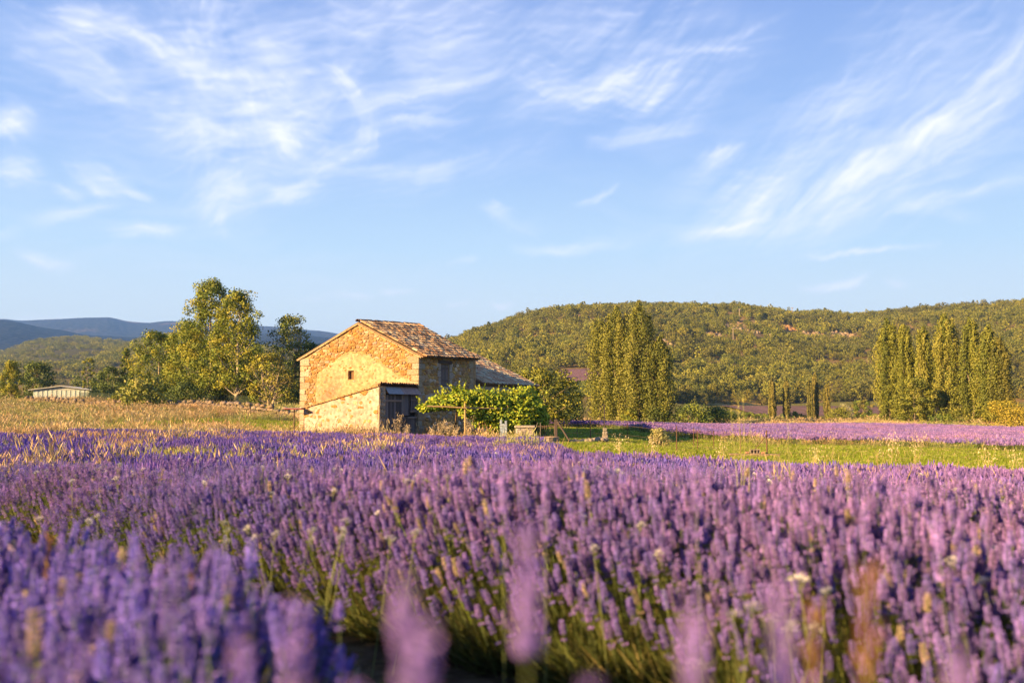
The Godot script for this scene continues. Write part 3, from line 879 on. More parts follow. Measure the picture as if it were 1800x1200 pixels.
# ---------------------------------------------------------------- the woods on the hills
func wood_tree(h: float, r: float, puffs: int, leaves: int, leaf: float) -> ArrayMesh:
	var b := MB.new()
	for k in puffs:
		var f := (k + rng.randf()) / puffs
		var a := k * 2.39996
		var q := r * outline("dome", f * 0.9) * sqrt(rr(0.1, 1.0))
		puff(b, Vector3(cos(a) * q, h * (0.25 + 0.65 * f), sin(a) * q), r * 0.36, 0.8, leaves, leaf, Color(1, 1, 1), 0.2, 0.6)
	b.col = Color(1.6, 1.3, 1.0)
	b.tube([Vector3(0, -1, 0), Vector3(0.1, h * 0.5, 0)], [0.16, 0.1], 4)
	return b.mesh(M.leaf)

const ROCKS := [[0.075, 815, 34], [0.163, 700, 26], [-0.012, 780, 16], [0.125, 560, 18], [0.232, 640, 34], [0.222, 690, 16], [0.33, 690, 18], [0.27, 700, 26], [0.15, 545, 16], [0.022, 790, 16], [0.2, 610, 13], [0.305, 680, 17]]

# where the hill is open ground: fields at its foot, rocks
func hill_open(s: float, d: float) -> bool:
	if s > 0.045 and s < 0.1 and d < 452.0: return true
	if s > 0.19 and s < 0.25 and d < 402.0: return true
	for r in ROCKS:
		var ax: float = absf(s * d - r[0] * r[1]) / (r[2] * 0.5)
		var az: float = (d - r[1] + 14.0) / 22.0
		if ax * ax + az * az < 1.0: return true
	return false

func make_woods() -> void:
	var kinds := []
	for k in 5: kinds.append(wood_tree(rr(4.4, 6.4), rr(2.2, 3.2), 14, 34, 0.52))
	for k in 2: kinds.append(wood_tree(rr(6.5, 7.5), rr(1.6, 1.9), 12, 20, 0.7))
	var places := []
	var tints := []
	for k in kinds: places.append([]); tints.append([])
	var greens := [Color(0.166, 0.179, 0.029), Color(0.195, 0.208, 0.033), Color(0.122, 0.144, 0.028), Color(0.234, 0.237, 0.040), Color(0.175, 0.185, 0.040)]
	var wood := thing("hill_wood", "low oak wood covering the hill to the right", "wood")
	wood.set_meta("kind", "stuff")
	# the trees of the wood's lower edge that one can tell apart
	var edge := 0
	for k in 19000:
		var s := rr(-0.36, 0.78)
		var d := sqrt(rr(345.0 * 345.0, 960.0 * 960.0))
		var x := s * d
		if hill_open(s, d): continue
		var gap := noise_b.get_noise_2d(s * d * 0.9, d * 1.6)
		if gap > 0.2 and rng.randf() < 0.8: continue
		var foot := 330.0 + 60.0 * clampf((s - 0.1) * 6.0, 0.0, 1.0)
		if d < foot + 8.0: continue
		var q := rng.randi() % 5 if rng.randf() < 0.9 else 5 + rng.randi() % 2
		var sc := (rr(0.55, 0.9) if rng.randf() < 0.4 else rr(0.85, 1.35)) * (1.0 if d < 800.0 else 0.9)
		if d < foot + 60.0: sc *= 1.2
		var t := Transform3D(Basis(Vector3.UP, rr(0, TAU)).scaled(Vector3(sc * rr(0.9, 1.15), sc, sc * rr(0.9, 1.15))), Vector3(x, hill_up(s, d) - 0.3, -d))
		var c := vary(pick(greens).lerp(Color(0.1, 0.105, 0.026), clampf(noise_a.get_noise_2d(x * 0.35, d * 0.35) * 2.0 + 0.2, 0.0, 1.0) * 0.7), 0.15)
		places[q].append(t)
		tints[q].append(c)
	for k in kinds.size(): scatter("trees", kinds[k], places[k], tints[k], wood)
	# edge trees, each a thing
	var g := "trees along the lower edge of the hill wood"
	var first: Node3D = null
	for k in 34:
		var s := 0.125 + k * 0.0125 + rr(-0.003, 0.003)
		var d := 338.0 + 60.0 * clampf((s - 0.1) * 6.0, 0.0, 1.0) + rr(0, 8)
		var p := Vector3(s * d, hill_up(s, d) - 0.2, -d)
		if first == null:
			first = thing("wood_edge_tree", "first low round green tree of the wood edge beside the middle poplars", "tree", p, 0.0, g)
			first.set_meta("base", "wood_edge_tree")
			var wb := MB.new(); wb.col = Color(0.28, 0.22, 0.15)
			wb.tube([Vector3(0, -0.5, 0), Vector3(0.1, 1.2, 0), Vector3(0, 3.5, 0.1)], [0.2, 0.16, 0.05], 6)
			part("trunk", wb, M.bark, first)
			var cb := MB.new()
			for j in 26:
				var f := (j + rng.randf()) / 26
				var q := 3.0 * outline("dome", f * 0.9) * sqrt(rr(0.1, 1.0))
				puff(cb, Vector3(cos(j * 2.4) * q, 0.9 + 4.6 * f, sin(j * 2.4) * q), 1.05, 0.85, 34, 0.55, pick([Color(0.16, 0.155, 0.03), Color(0.12, 0.125, 0.026), Color(0.2, 0.18, 0.034)]), 0.2, 0.6)
			part("crown", cb, M.leaf, first)
		else:
			var o := copy(first, p, rr(0, TAU))
			o.scale = Vector3.ONE * rr(0.75, 1.2)
			o.set_meta("label", "low round tree at the hill wood's foot, %s" % ["just right of the middle poplars", "left of the slender far poplars", "behind the slender far poplars", "between the far poplars and the right poplars", "behind the right poplars"][clampi(int((s - 0.125) / 0.075), 0, 4)])
	# scattered woods on the two middle hills
	var m_places := []
	var m_tints := []
	for k in 5200:
		var t := rr(0.05, 1.06)
		var which := rng.randf() < 0.5
		var table: Array = MID_CREST if which else SPUR_CREST
		var foot := 900.0 if which else 700.0
		var top := 2000.0 if which else 1500.0
		var s := rr(-0.6, -0.1)
		var d := lerpf(foot, top, t)
		var x := s * d
		if noise_b.get_noise_2d(x * 0.3, d * 0.3) > 0.22: continue
		var y := ridge_up(table, s, t, foot, top, 12.0 if which else 12.0, 14.0 if which else 9.0)
		var sc := rr(0.9, 1.6)
		m_places.append(Transform3D(Basis(Vector3.UP, rr(0, TAU)).scaled(Vector3(sc * 1.3, sc, sc * 1.3)), Vector3(x, maxf(y, land(x, d)) - 0.5, -d)))
		m_tints.append(vary(pick(greens), 0.15))
	var far := thing("valley_wood", "scattered dark wood on the blue green hills beyond the shed", "wood")
	far.set_meta("kind", "stuff")
	scatter("trees", kinds[0], m_places, m_tints, far)
	# pale rocks showing through the wood
	var stone_g := "pale rock outcrops on the wooded hill"
	var labels := ["long pale rock ledge near the crest, left of the middle poplars' peaks", "pale rock patch right of the middle poplars' top", "small pale rock near the crest at the hill's left slope", "pale rocks just right of the middle poplars at half their height", "broad pale rock band in the middle of the hill", "small pale rock above the broad rock band", "pale rock left of the right poplars", "orange earth scar above the broad rock band", "pale ledge low on the slope right of the middle poplars", "tiny pale rocks high on the left slope of the hill", "pale rock between the two utility poles", "pale rock right of the orange scar"]
	var spots := ROCKS
	for k in spots.size():
		var s: float = spots[k][0]
		var d: float = spots[k][1]
		var rk := thing("rock_outcrop", labels[k], "rock", Vector3(s * d, hill_up(s, d) - 0.4, -d), 0.0, stone_g)
		var b := MB.new()
		var lw: float = spots[k][2]
		for j in 46:
			var o := Vector3(rr(-0.5, 0.5) * lw, 0, rr(-8, 8))
			o.y = hill_up((s * d + o.x) / (d - o.z), d - o.z) - hill_up(s, d)
			var hgt := rr(0.6, 2.1)
			b.col = vary(pick([Color(0.40, 0.30, 0.18), Color(0.34, 0.25, 0.14), Color(0.44, 0.36, 0.25)]) if k != 7 else Color(0.42, 0.25, 0.12), 0.12)
			boulder(b, o, Vector3(rr(0.6, 2.4), hgt, rr(0.8, 2.4)))
		part("rock", b, M.stone, rk)

func ridge_up(table: Array, s: float, t: float, foot: float, top: float, low: float, rough: float) -> float:
	var d := lerpf(foot, top, t)
	var high := EYE + along(table, s) / 100.0 * top
	var x := s * d
	var f := noise_a.get_noise_2d(x * 90.0 / top + 77.0, d * 50.0 / top) * rough + noise_b.get_noise_2d(x * 200.0 / top, d * 130.0 / top) * rough * 0.35
	if t > 1.0: return high - (t - 1.0) * (t - 1.0) * (high - low) * 3.0
	return lerpf(low, high, t * (1.2 - 0.2 * t)) + f * sin(clampf(t, 0, 1) * PI)

# an uneven lump of rock
func boulder(b: MB, at: Vector3, half: Vector3) -> void:
	var rings := 4
	var sides := 7
	var first := b.v.size()
	for j in rings + 1:
		var lat := lerpf(-0.35, PI / 2, float(j) / rings)
		for k in sides:
			var a := TAU * k / sides
			var p := Vector3(cos(lat) * cos(a), sin(lat), cos(lat) * sin(a)) * rr(0.8, 1.15)
			b.vert(at + p * half, p)
	for j in rings:
		for k in sides:
			var t := (k + 1) % sides
			b.face(first + j * sides + k, first + (j + 1) * sides + k, first + (j + 1) * sides + t)
			b.face(first + j * sides + k, first + (j + 1) * sides + t, first + j * sides + t)

# ---------------------------------------------------------------- lavender, grass and wild flowers
const VIOLET := Color(0.2, 0.136, 0.43)

func floret(b: MB, p: Vector3, out: Vector3, l: float, w: float) -> void:
	var dir := (out + Vector3(0, 0.75, 0)).normalized() * l
	var side := Vector3.UP.cross(out).normalized() * w
	b.leaf(p, dir, side, out, 0.35)
	b.leaf(p, dir, (side.normalized().cross(dir.normalized())) * w, (out + side.normalized() * 0.3).normalized(), 0.35)

# one flower head with whorls of small florets, its tip at the origin; the stem hangs below
func head(b: MB, whorls: int, florets: int, l: float, r: float, stem: float, extra := true) -> void:
	b.col = Color(0.16, 0.2, 0.075)
	if stem > 0.0: b.tube([Vector3(rr(-0.02, 0.02), -l - stem, rr(-0.02, 0.02)), Vector3(0, -l - stem * 0.4, 0), Vector3(0, -l * 0.1, 0)], [0.0017, 0.0015, 0.001], 3, false)
	for k in whorls + (1 if extra else 0):
		var f := float(k) / whorls
		var y := -l * 0.12 - (l * 0.86) * f
		if k == whorls: y = -l * rr(1.22, 1.4)
		var rad := r * (0.35 + 0.65 * sin(clampf(f * 1.15 + 0.18, 0.0, 1.0) * PI * 0.62)) * rr(0.85, 1.15)
		var off := rr(0, TAU)
		for j in florets:
			var a := off + TAU * j / florets + rr(-0.25, 0.25)
			var out := Vector3(cos(a), 0, sin(a))
			b.col = Color(1, 1, 1) * rr(0.55, 1.25)
			if rng.randf() < 0.22: b.col = Color(1.5, 1.45, 1.35)
			b.col.a = 1.0
			b.col = Color(VIOLET.r * b.col.r, VIOLET.g * b.col.g, VIOLET.b * b.col.b)
			floret(b, Vector3(0, y - l * 0.03, 0) + out * rad * 0.25, out, rad * rr(0.85, 1.15) + 0.003, rad * 0.36)

# rows run slantwise: s across the rows, q along them
const ROW_FIRST := 1.6
const ROW_STEP := 1.9

func row_of(x: float, d: float) -> Vector2:
	var s := (x + d) * 0.70711
	var q := (x - d) * 0.70711
	var k := maxf(roundf((s - ROW_FIRST) / ROW_STEP), 1.0)
	if s < 2.25: return Vector2(s - 1.0 + noise_a.get_noise_2d(q * 9.0, 7.0) * 0.2, q)
	return Vector2(s - ROW_FIRST - k * ROW_STEP + noise_a.get_noise_2d(q * 9.0 + k * 50.0, k * 31.0) * 0.22, q + k * 17.0)

# how high the flowers of a row stand at v beside its middle, 0 in the gaps
func dome(v: float, q: float, d: float) -> float:
	var lump := 0.88 + 0.2 * noise_b.get_noise_2d(q * 22.0, 3.0)
	var half := 0.86 * lump
	if absf(v) > half: return 0.0
	var u := v / half
	return lerpf(0.78, 0.52, smoothstep(3.0, 14.0, d)) * lump * sqrt(1.0 - lerpf(0.84, 0.62, smoothstep(6.0, 12.0, d)) * u * u)

# the row that starts at the camera's feet: it has died back to the right
func nearest_row(x: float, d: float) -> bool:
	return (x + d) * 0.70711 < 2.25

func flower_tint(x: float, d: float) -> Color:
	var n1 := noise_a.get_noise_2d(x * 8.0, d * 8.0) + rr(-0.35, 0.35)
	var c := Color(0.72, 0.85, 1.0).lerp(Color(1.2, 1.1, 1.0), clampf(n1 * 1.1 + 0.36 + x / maxf(d, 1.0) * 0.6, 0.0, 1.0))
	var k := rr(0.72, 1.28)
	if rng.randf() < 0.035: c = Color(1.5, 1.75, 0.5)
	return Color(c.r * k, c.g * k, c.b * k)

func leaning(v: float, wild: float) -> Basis:
	# leans out of the row: the rows' cross direction in the world is (0.707, 0, -0.707)
	var a := v * 0.62 + rr(-wild, wild)
	var axis := Vector3(0.70711, 0, 0.70711)
	return Basis(axis, -a) * Basis(Vector3(0.70711, 0, -0.70711), rr(-wild, wild)) * Basis(Vector3.UP, rr(0, TAU))

func make_lavender() -> void:
	var lav := thing("lavender_field", "rows of purple lavender in flower filling the foreground", "lavender", Vector3.ZERO)
	lav.set_meta("kind", "stuff")
	var heads := []
	for k in 6:
		var b := MB.new()
		head(b, 8, 6, rr(0.045, 0.085), rr(0.0085, 0.0115), 0.4)
		heads.append(b.mesh(M.petal))
	var mids := []
	for k in 4:
		var b := MB.new()
		head(b, 5, 5, rr(0.05, 0.085), rr(0.0105, 0.0135), 0.3)
		mids.append(b.mesh(M.petal))
	var places := [[], [], [], [], [], [], [], [], [], []]
	var tints := [[], [], [], [], [], [], [], [], [], []]
	for pass_ in 3:
		var lo: float = [0.75, 5.5, 10.0][pass_]
		var hi: float = [5.5, 10.0, 19.0][pass_]
		var count: int = [17000, 24000, 34000][pass_]
		for k in count:
			var d := sqrt(rr(lo * lo, hi * hi))
			var x := rr(-0.62, 0.62) * d + rr(-0.4, 0.4)
			if growth(x, d) != 1: continue
			var row := row_of(x, d)
			var h := dome(row.x, row.y, d)
			if h <= 0.0: continue
			if nearest_row(x, d):
				if x > -0.42 + rr(-0.25, 0.1) or d < 0.9: continue
				h *= 0.92
			elif d < 7.0 and rng.randf() > 1.04 - 0.5 * smoothstep(0.36, 0.8, absf(row.x)): continue
			h *= rr(0.8, 1.08) if rng.randf() < 0.93 else rr(1.05, 1.2)
			var which := rng.randi() % 6 if d < 6.5 else 6 + rng.randi() % 4
			var sc := rr(0.8, 1.2)
			places[which].append(Transform3D(leaning(row.x, 0.16).scaled_local(Vector3.ONE * sc), Vector3(x, land(x, d) + h, -d)))
			var pale := 1.22 if nearest_row(x, d) else 1.0
			var ft_ := flower_tint(x, d)
			tints[which].append(Color(ft_.r * pale, ft_.g * pale, ft_.b * pale))
	for k in 10: scatter("flower_heads", (heads + mids)[k], places[k], tints[k], lav)
	# the green of the bushes: thin stems and leaves
	var tufts := []
	for k in 4:
		var b := MB.new()
		for j in 26:
			var a := rr(0, TAU)
			var lean := rr(0.05, 0.5)
			var dir := Vector3(cos(a) * lean, 1.0, sin(a) * lean).normalized()
			b.col = vary(pick([Color(0.066, 0.088, 0.024), Color(0.089, 0.111, 0.031), Color(0.047, 0.065, 0.019), Color(0.122, 0.115, 0.044)]), 0.2)
			b.leaf(Vector3(rr(-0.07, 0.07), 0, rr(-0.07, 0.07)), dir * rr(0.3, 0.62), dir.cross(rdir()).normalized() * rr(0.0025, 0.0045), rdir() + Vector3(0, 0.6, 0), 0.4)
		tufts.append(b.mesh(M.grass))
	var tp := [[], [], [], []]
	var tt := [[], [], [], []]
	for k in 26000:
		var far := rng.randf()
		var lo := 0.6 if far < 0.55 else 6.0
		var hi := 6.0 if far < 0.55 else 18.0
		var d := sqrt(rr(lo * lo, hi * hi))
		var x := rr(-0.62, 0.62) * d + rr(-0.4, 0.4)
		if growth(x, d) != 1: continue
		var row := row_of(x, d)
		var h := dome(row.x, row.y, d)
		h = maxf(h, 0.42) if h > 0.0 else 0.0
		if h <= 0.25: continue
		if nearest_row(x, d) and (x > -0.45 or d < 0.9): continue
		var w := rng.randi() % 4
		var sc := h * rr(0.95, 1.35)
		tp[w].append(Transform3D(leaning(row.x * 0.9, 0.2).scaled_local(Vector3(1, sc, 1)), Vector3(x, land(x, d) + (0.0 if absf(row.x) > 0.3 else 0.05), -d) - Vector3(0.707, 0, -0.707) * row.x * 0.3))
		tt[w].append(vary(Color(1, 1, 1), 0.2))
	for k in 4: scatter("stems_and_leaves", tufts[k], tp[k], tt[k], lav)
	# farther off: sprigs of several heads
	var sprigs := []
	for k in 4:
		var b := MB.new()
		for j in 9:
			var o := Vector3(rr(-0.16, 0.16), 0, rr(-0.16, 0.16))
			var lean := Vector3(o.x * 1.2, 0.6, o.z * 1.2).normalized()
			var tip := o + lean * rr(0.08, 0.2)
			var turn := rdir()
			for m in 2:
				b.col = Color(1, 1, 1) * rr(0.7, 1.25)
				b.col = Color(VIOLET.r * b.col.r, VIOLET.g * b.col.g, VIOLET.b * b.col.b)
				var w := lean.cross(turn).normalized() if m == 0 else lean.cross(lean.cross(turn)).normalized()
				b.leaf(tip - lean * 0.1, lean * 0.11, w * 0.017, w.cross(lean) + Vector3(0, 0.3, 0), 0.4)
			b.col = vary(Color(0.12, 0.15, 0.055), 0.25)
			b.leaf(o * 0.5 - Vector3(0, 0.45, 0), tip - lean * 0.08 - (o * 0.5 - Vector3(0, 0.45, 0)), lean.cross(turn).normalized() * 0.006, turn, 0.4)
			b.leaf(o * 0.5 - Vector3(0, 0.45, 0), Vector3(rr(-0.2, 0.2), rr(0.25, 0.38), rr(-0.2, 0.2)), rdir() * 0.012, turn, 0.4)
		sprigs.append(b.mesh(M.petal))
	var sp := [[], [], [], []]
	var stt := [[], [], [], []]
	for k in 60000:
		var d := sqrt(rr(14.0 * 14.0, 47.0 * 47.0))
		var x := rr(-0.6, 0.6) * d
		var what := growth(x, d)
		if what != 1 and not (what == 2 and x < 0.0 and d < 34.0 and rng.randf() < 0.4 and noise_a.get_noise_2d(x * 12.0, d * 12.0) > -0.1): continue
		var row := row_of(x, d)
		var h := dome(row.x, row.y, d)
		if h <= 0.0 and rng.randf() < 0.75: continue
		if d > 24.0 and x < 0.0 and noise_a.get_noise_2d(x * 5.0 + 90.0, d * 7.0) > 0.0 and rng.randf() < 0.75: continue
		var w := rng.randi() % 4
		h = maxf(h, 0.3) * rr(0.72, 0.98) * (0.85 if d > 27.0 else 1.0)
		sp[w].append(Transform3D(Basis(Vector3.UP, rr(0, TAU)).scaled_local(Vector3.ONE * rr(0.8, 1.25)), Vector3(x, land(x, d) + h - 0.12, -d)))
		stt[w].append(flower_tint(x, d))
	for k in 4: scatter("sprigs", sprigs[k], sp[k], stt[k], lav)
	# the second field beyond the meadow
	var far_field := thing("far_lavender", "pink purple lavender field beyond the meadow on the right", "lavender")
	far_field.set_meta("kind", "stuff")
	var fp := [[], [], [], []]
	var ft := [[], [], [], []]
	for k in 42000:
		var d := sqrt(rr(46.0 * 46.0, 109.0 * 109.0))
		var x := rr(0.01, 0.62) * d
		if growth(x, d) != 4: continue
		var w := rng.randi() % 4
		var row := fmod((x * 0.94 + d * 0.34) + 400.0, 1.8)
		if row < 0.45 and rng.randf() < 0.8: continue
		fp[w].append(Transform3D(Basis(Vector3.UP, rr(0, TAU)).scaled_local(Vector3(1.7, 1.15, 1.7) * rr(0.85, 1.2)), Vector3(x, land(x, d) + rr(0.38, 0.52) - 0.1, -d)))
		var c := flower_tint(x, d)
		ft[w].append(Color(c.r * 1.18, c.g * 1.18, c.b * 0.95))
	for k in 4: scatter("sprigs", sprigs[k], fp[k], ft[k], far_field)

func blade(b: MB, base: Vector3, dir: Vector3, l: float, w: float, droop: float) -> void:
	var side := dir.cross(Vector3.UP).normalized()
	if side == Vector3.ZERO: side = Vector3.RIGHT
	var flat := Vector3(dir.x, 0, dir.z).normalized()
	var p1 := base + dir * l * 0.5
	var p2 := base + dir * l * 0.85 + flat * l * droop * 0.3 - Vector3(0, l * droop * 0.12, 0)
	var nn := (side.cross(dir) + Vector3(0, 0.7, 0)).normalized()
	var k := b.v.size()
	for q in [[base - side * w, nn], [base + side * w, nn], [p1 - side * w * 0.8, nn], [p1 + side * w * 0.8, nn], [p2, nn]]: b.vert(q[0], q[1])
	b.face(k, k + 1, k + 3); b.face(k, k + 3, k + 2); b.face(k + 2, k + 3, k + 4)

func seed_head(b: MB, p: Vector3, dir: Vector3, l: float, w: float) -> void:
	for k in 2:
		var s := dir.cross(rdir()).normalized()
		b.leaf(p, dir * l, s * w, s.cross(dir) + Vector3(0, 0.4, 0), 0.4)

func grass_tuft(count: int, h: float, spread: float, w: float, cols: Array, heads: float, head_col: Color) -> ArrayMesh:
	var b := MB.new()
	for k in count:
		var a := rr(0, TAU)
		var dir := Vector3(cos(a) * rr(0.05, 0.45), 1, sin(a) * rr(0.05, 0.45)).normalized()
		b.col = vary(pick(cols), 0.2)
		var base := Vector3(rr(-1, 1), 0, rr(-1, 1)) * spread
		var l := h * rr(0.55, 1.15)
		blade(b, base, dir, l, w, rr(0.1, 0.7))
		if rng.randf() < heads:
			b.col = vary(head_col, 0.2)
			seed_head(b, base + dir * l * 0.75, (dir + Vector3(cos(a), 0, sin(a)) * 0.2).normalized(), h * 0.28, w * 2.2)
	return b.mesh(M.grass)

func make_grass() -> void:
	var straw := [Color(0.33, 0.285, 0.15), Color(0.41, 0.355, 0.2), Color(0.27, 0.25, 0.12), Color(0.22, 0.24, 0.09)]
	var lush := [Color(0.210, 0.297, 0.028), Color(0.273, 0.341, 0.039), Color(0.326, 0.363, 0.044), Color(0.158, 0.231, 0.028)]
	var dry := [grass_tuft(26, 0.5, 0.2, 0.0032, straw, 0.6, Color(0.44, 0.35, 0.2)), grass_tuft(24, 0.42, 0.22, 0.0034, straw, 0.5, Color(0.4, 0.31, 0.17)), grass_tuft(26, 0.36, 0.2, 0.004, straw + lush, 0.2, Color(0.4, 0.33, 0.18))]
	var green := [grass_tuft(40, 0.2, 0.2, 0.0035, lush, 0.03, straw[0]), grass_tuft(40, 0.15, 0.2, 0.004, lush, 0.0, straw[0])]
	var g := thing("dry_grass", "tall golden dry grass covering the ground left of and around the farmhouse", "grass")
	g.set_meta("kind", "stuff")
	var p := [[], [], []]
	var t := [[], [], []]
	for k in 60000:
		var d := sqrt(rr(12.0 * 12.0, 150.0 * 150.0)) if k % 3 else rr(12.0, 60.0)
		var x := rr(-0.62, 0.6) * d
		if growth(x, d) != 2 and not (d > 24.0 and x < 1.0 and growth(x, d) == 1 and noise_a.get_noise_2d(x * 5.0 + 90.0, d * 7.0) > rr(-0.1, 0.15)): continue
		if x > 10.0 and d > 118.0 and rng.randf() < 0.5: continue
		var w := rng.randi() % 3
		var sc := rr(0.7, 1.3) * (1.0 + d * 0.0025)
		if x < -8.0 and d > 60.0: sc *= 1.0
		if d < 34.0 and x < 0.0: sc *= 0.8
		if in_house(x, d): continue
		sc *= 0.8 + 0.6 * noise_b.get_noise_2d(x * 7.0, d * 5.0) + (0.5 if rng.randf() < 0.06 else 0.0)
		p[w].append(Transform3D(Basis(Vector3.UP, rr(0, TAU)).scaled_local(Vector3(0.9 + d * 0.009, 1, 0.9 + d * 0.009) * sc), spot(x, d)))
		var hue := noise_a.get_noise_2d(x * 3.0, d * 3.0) + rr(-0.2, 0.2)
		t[w].append(vary(Color(0.78, 0.98, 0.72) if hue > 0.22 else Color(1.12, 1.14, 1.2) if hue > -0.05 else Color(1.08, 1.04, 1.1) if hue > -0.3 else Color(1.0, 0.86, 0.88), 0.18))
	for k in 3: scatter("tufts", dry[k], p[k], t[k], g)
	# stray straw among the near lavender
	var g3 := thing("straw_in_lavender", "stray straw stalks standing among the lavender", "grass")
	g3.set_meta("kind", "stuff")
	var stray := grass_tuft(3, 0.72, 0.05, 0.0018, straw, 0.9, Color(0.55, 0.4, 0.2))
	var sp := []
	var st := []
	for k in 420:
		var d := sqrt(rr(9.0 * 9.0, 40.0 * 40.0))
		var x := rr(-0.58, 0.58) * d
		if growth(x, d) != 1: continue
		sp.append(Transform3D(Basis(Vector3.UP, rr(0, TAU)).scaled_local(Vector3.ONE * rr(0.8, 1.15)), spot(x, d)))
		st.append(vary(Color(1, 1, 1), 0.2))
	scatter("stalks", stray, sp, st, g3)
	var g2 := thing("meadow_grass", "short bright green meadow grass right of the farmhouse", "grass")
	g2.set_meta("kind", "stuff")
	p = [[], []]
	t = [[], []]
	for k in 46000:
		var d := sqrt(rr(16.0 * 16.0, 88.0 * 88.0))
		var x := rr(-0.4, 0.62) * d
		if growth(x, d) != 3: continue
		var w := rng.randi() % 2
		p[w].append(Transform3D(Basis(Vector3.UP, rr(0, TAU)).scaled_local(Vector3(1.8, 1.0, 1.8) * rr(0.7, 1.3)), spot(x, d)))
		t[w].append(vary(Color(1, 1, 1), 0.2))
	for k in 2: scatter("tufts", green[k], p[k], t[k], g2)

# white umbels and other wild flowers that can be told apart
func umbel(r: float) -> Node3D:
	var o := thing("white_flower", "", "flower")
	var st := MB.new()
	st.col = Color(0.17, 0.2, 0.07)
	st.tube([Vector3(0, -0.5, 0), Vector3(0.01, -0.2, 0), Vector3(0, -0.03, 0)], [0.0025, 0.002, 0.0015], 4)
	var fl := MB.new()
	for k in 8:
		var a := k * 2.39996 + rr(-0.4, 0.4)
		var q := r * sqrt((k + 0.3) / 8.0) * rr(0.7, 1.2)
		var tip := Vector3(cos(a) * q, rr(-0.012, 0.006), sin(a) * q)
		st.tube([Vector3(0, -0.03, 0), tip], [0.0009, 0.0007], 3, false)
		for j in 9:
			fl.col = vary(Color(0.72, 0.71, 0.6), 0.12)
			var b := a + j * 2.4
			var m := tip + Vector3(cos(b), rr(-0.3, 0.5), sin(b)) * 0.0022 * sqrt(j)
			fl.leaf(m, Vector3(cos(b) * 0.7, rr(0.2, 0.9), sin(b) * 0.7) * 0.005, Vector3(-sin(b), 0, cos(b)) * 0.0026, Vector3.UP, 0.5)
	part("stem", st, M.grass, o)
	part("petals", fl, M.petal, o)
	return o

func make_flowers() -> void:
	var proto := umbel(0.02)
	proto.set_meta("label", "flat topped white flower on a thin stem among the lavender")
	proto.set_meta("group", "white umbel flowers scattered in the lavender")
	proto.set_meta("base", "white_flower")
	# clumps seen in the field: (right, ahead, how many)
	var first := true
	var more := []
	for k in 44:
		var d := rr(4.0, 17.0)
		more.append([rr(-0.5, 0.5) * d, d, 1 + k % 3])
	for c in [[-0.95, 4.2, 8], [-0.62, 4.0, 5], [-0.25, 5.0, 3], [-1.6, 6.2, 5], [-0.9, 6.6, 6], [-2.9, 7.5, 4], [-3.6, 9.0, 4], [-1.8, 9.5, 5], [-0.5, 8.6, 4], [0.35, 3.6, 3], [0.66, 2.5, 4], [0.95, 2.7, 3], [1.55, 3.1, 3], [1.75, 4.1, 4], [2.2, 3.0, 3], [0.45, 2.2, 2], [2.9, 6.5, 4], [2.1, 7.6, 4], [3.8, 8.5, 3], [-5.0, 11.0, 4], [0.8, 10.5, 4], [-1.6, 14.0, 5]] + more:
		for k in c[2]:
			var x: float = c[0] + rr(-0.06, 0.06) * c[1]
			var d: float = c[1] + rr(-0.07, 0.07) * c[1]
			var row := row_of(x, d)
			var at := spot(x, d, maxf(dome(row.x, row.y, d), 0.55) * rr(0.98, 1.12))
			var o := proto if first else copy(proto, at, 0.0)
			first = false
			o.set_meta("label", "white flower cluster on thin stem, %s lavender %s" % [["in near", "in middle distance", "in farther"][0 if d < 4.5 else 1 if d < 8.0 else 2], ["at left edge", "left of middle", "in the middle", "right of middle", "at right edge"][clampi(int((x / d + 0.5) * 5.0), 0, 4)]])
			o.position = at
			o.rotation = Vector3(rr(-0.25, 0.25), rr(0, TAU), rr(-0.25, 0.25))
			o.scale = Vector3.ONE * rr(0.8, 1.3)

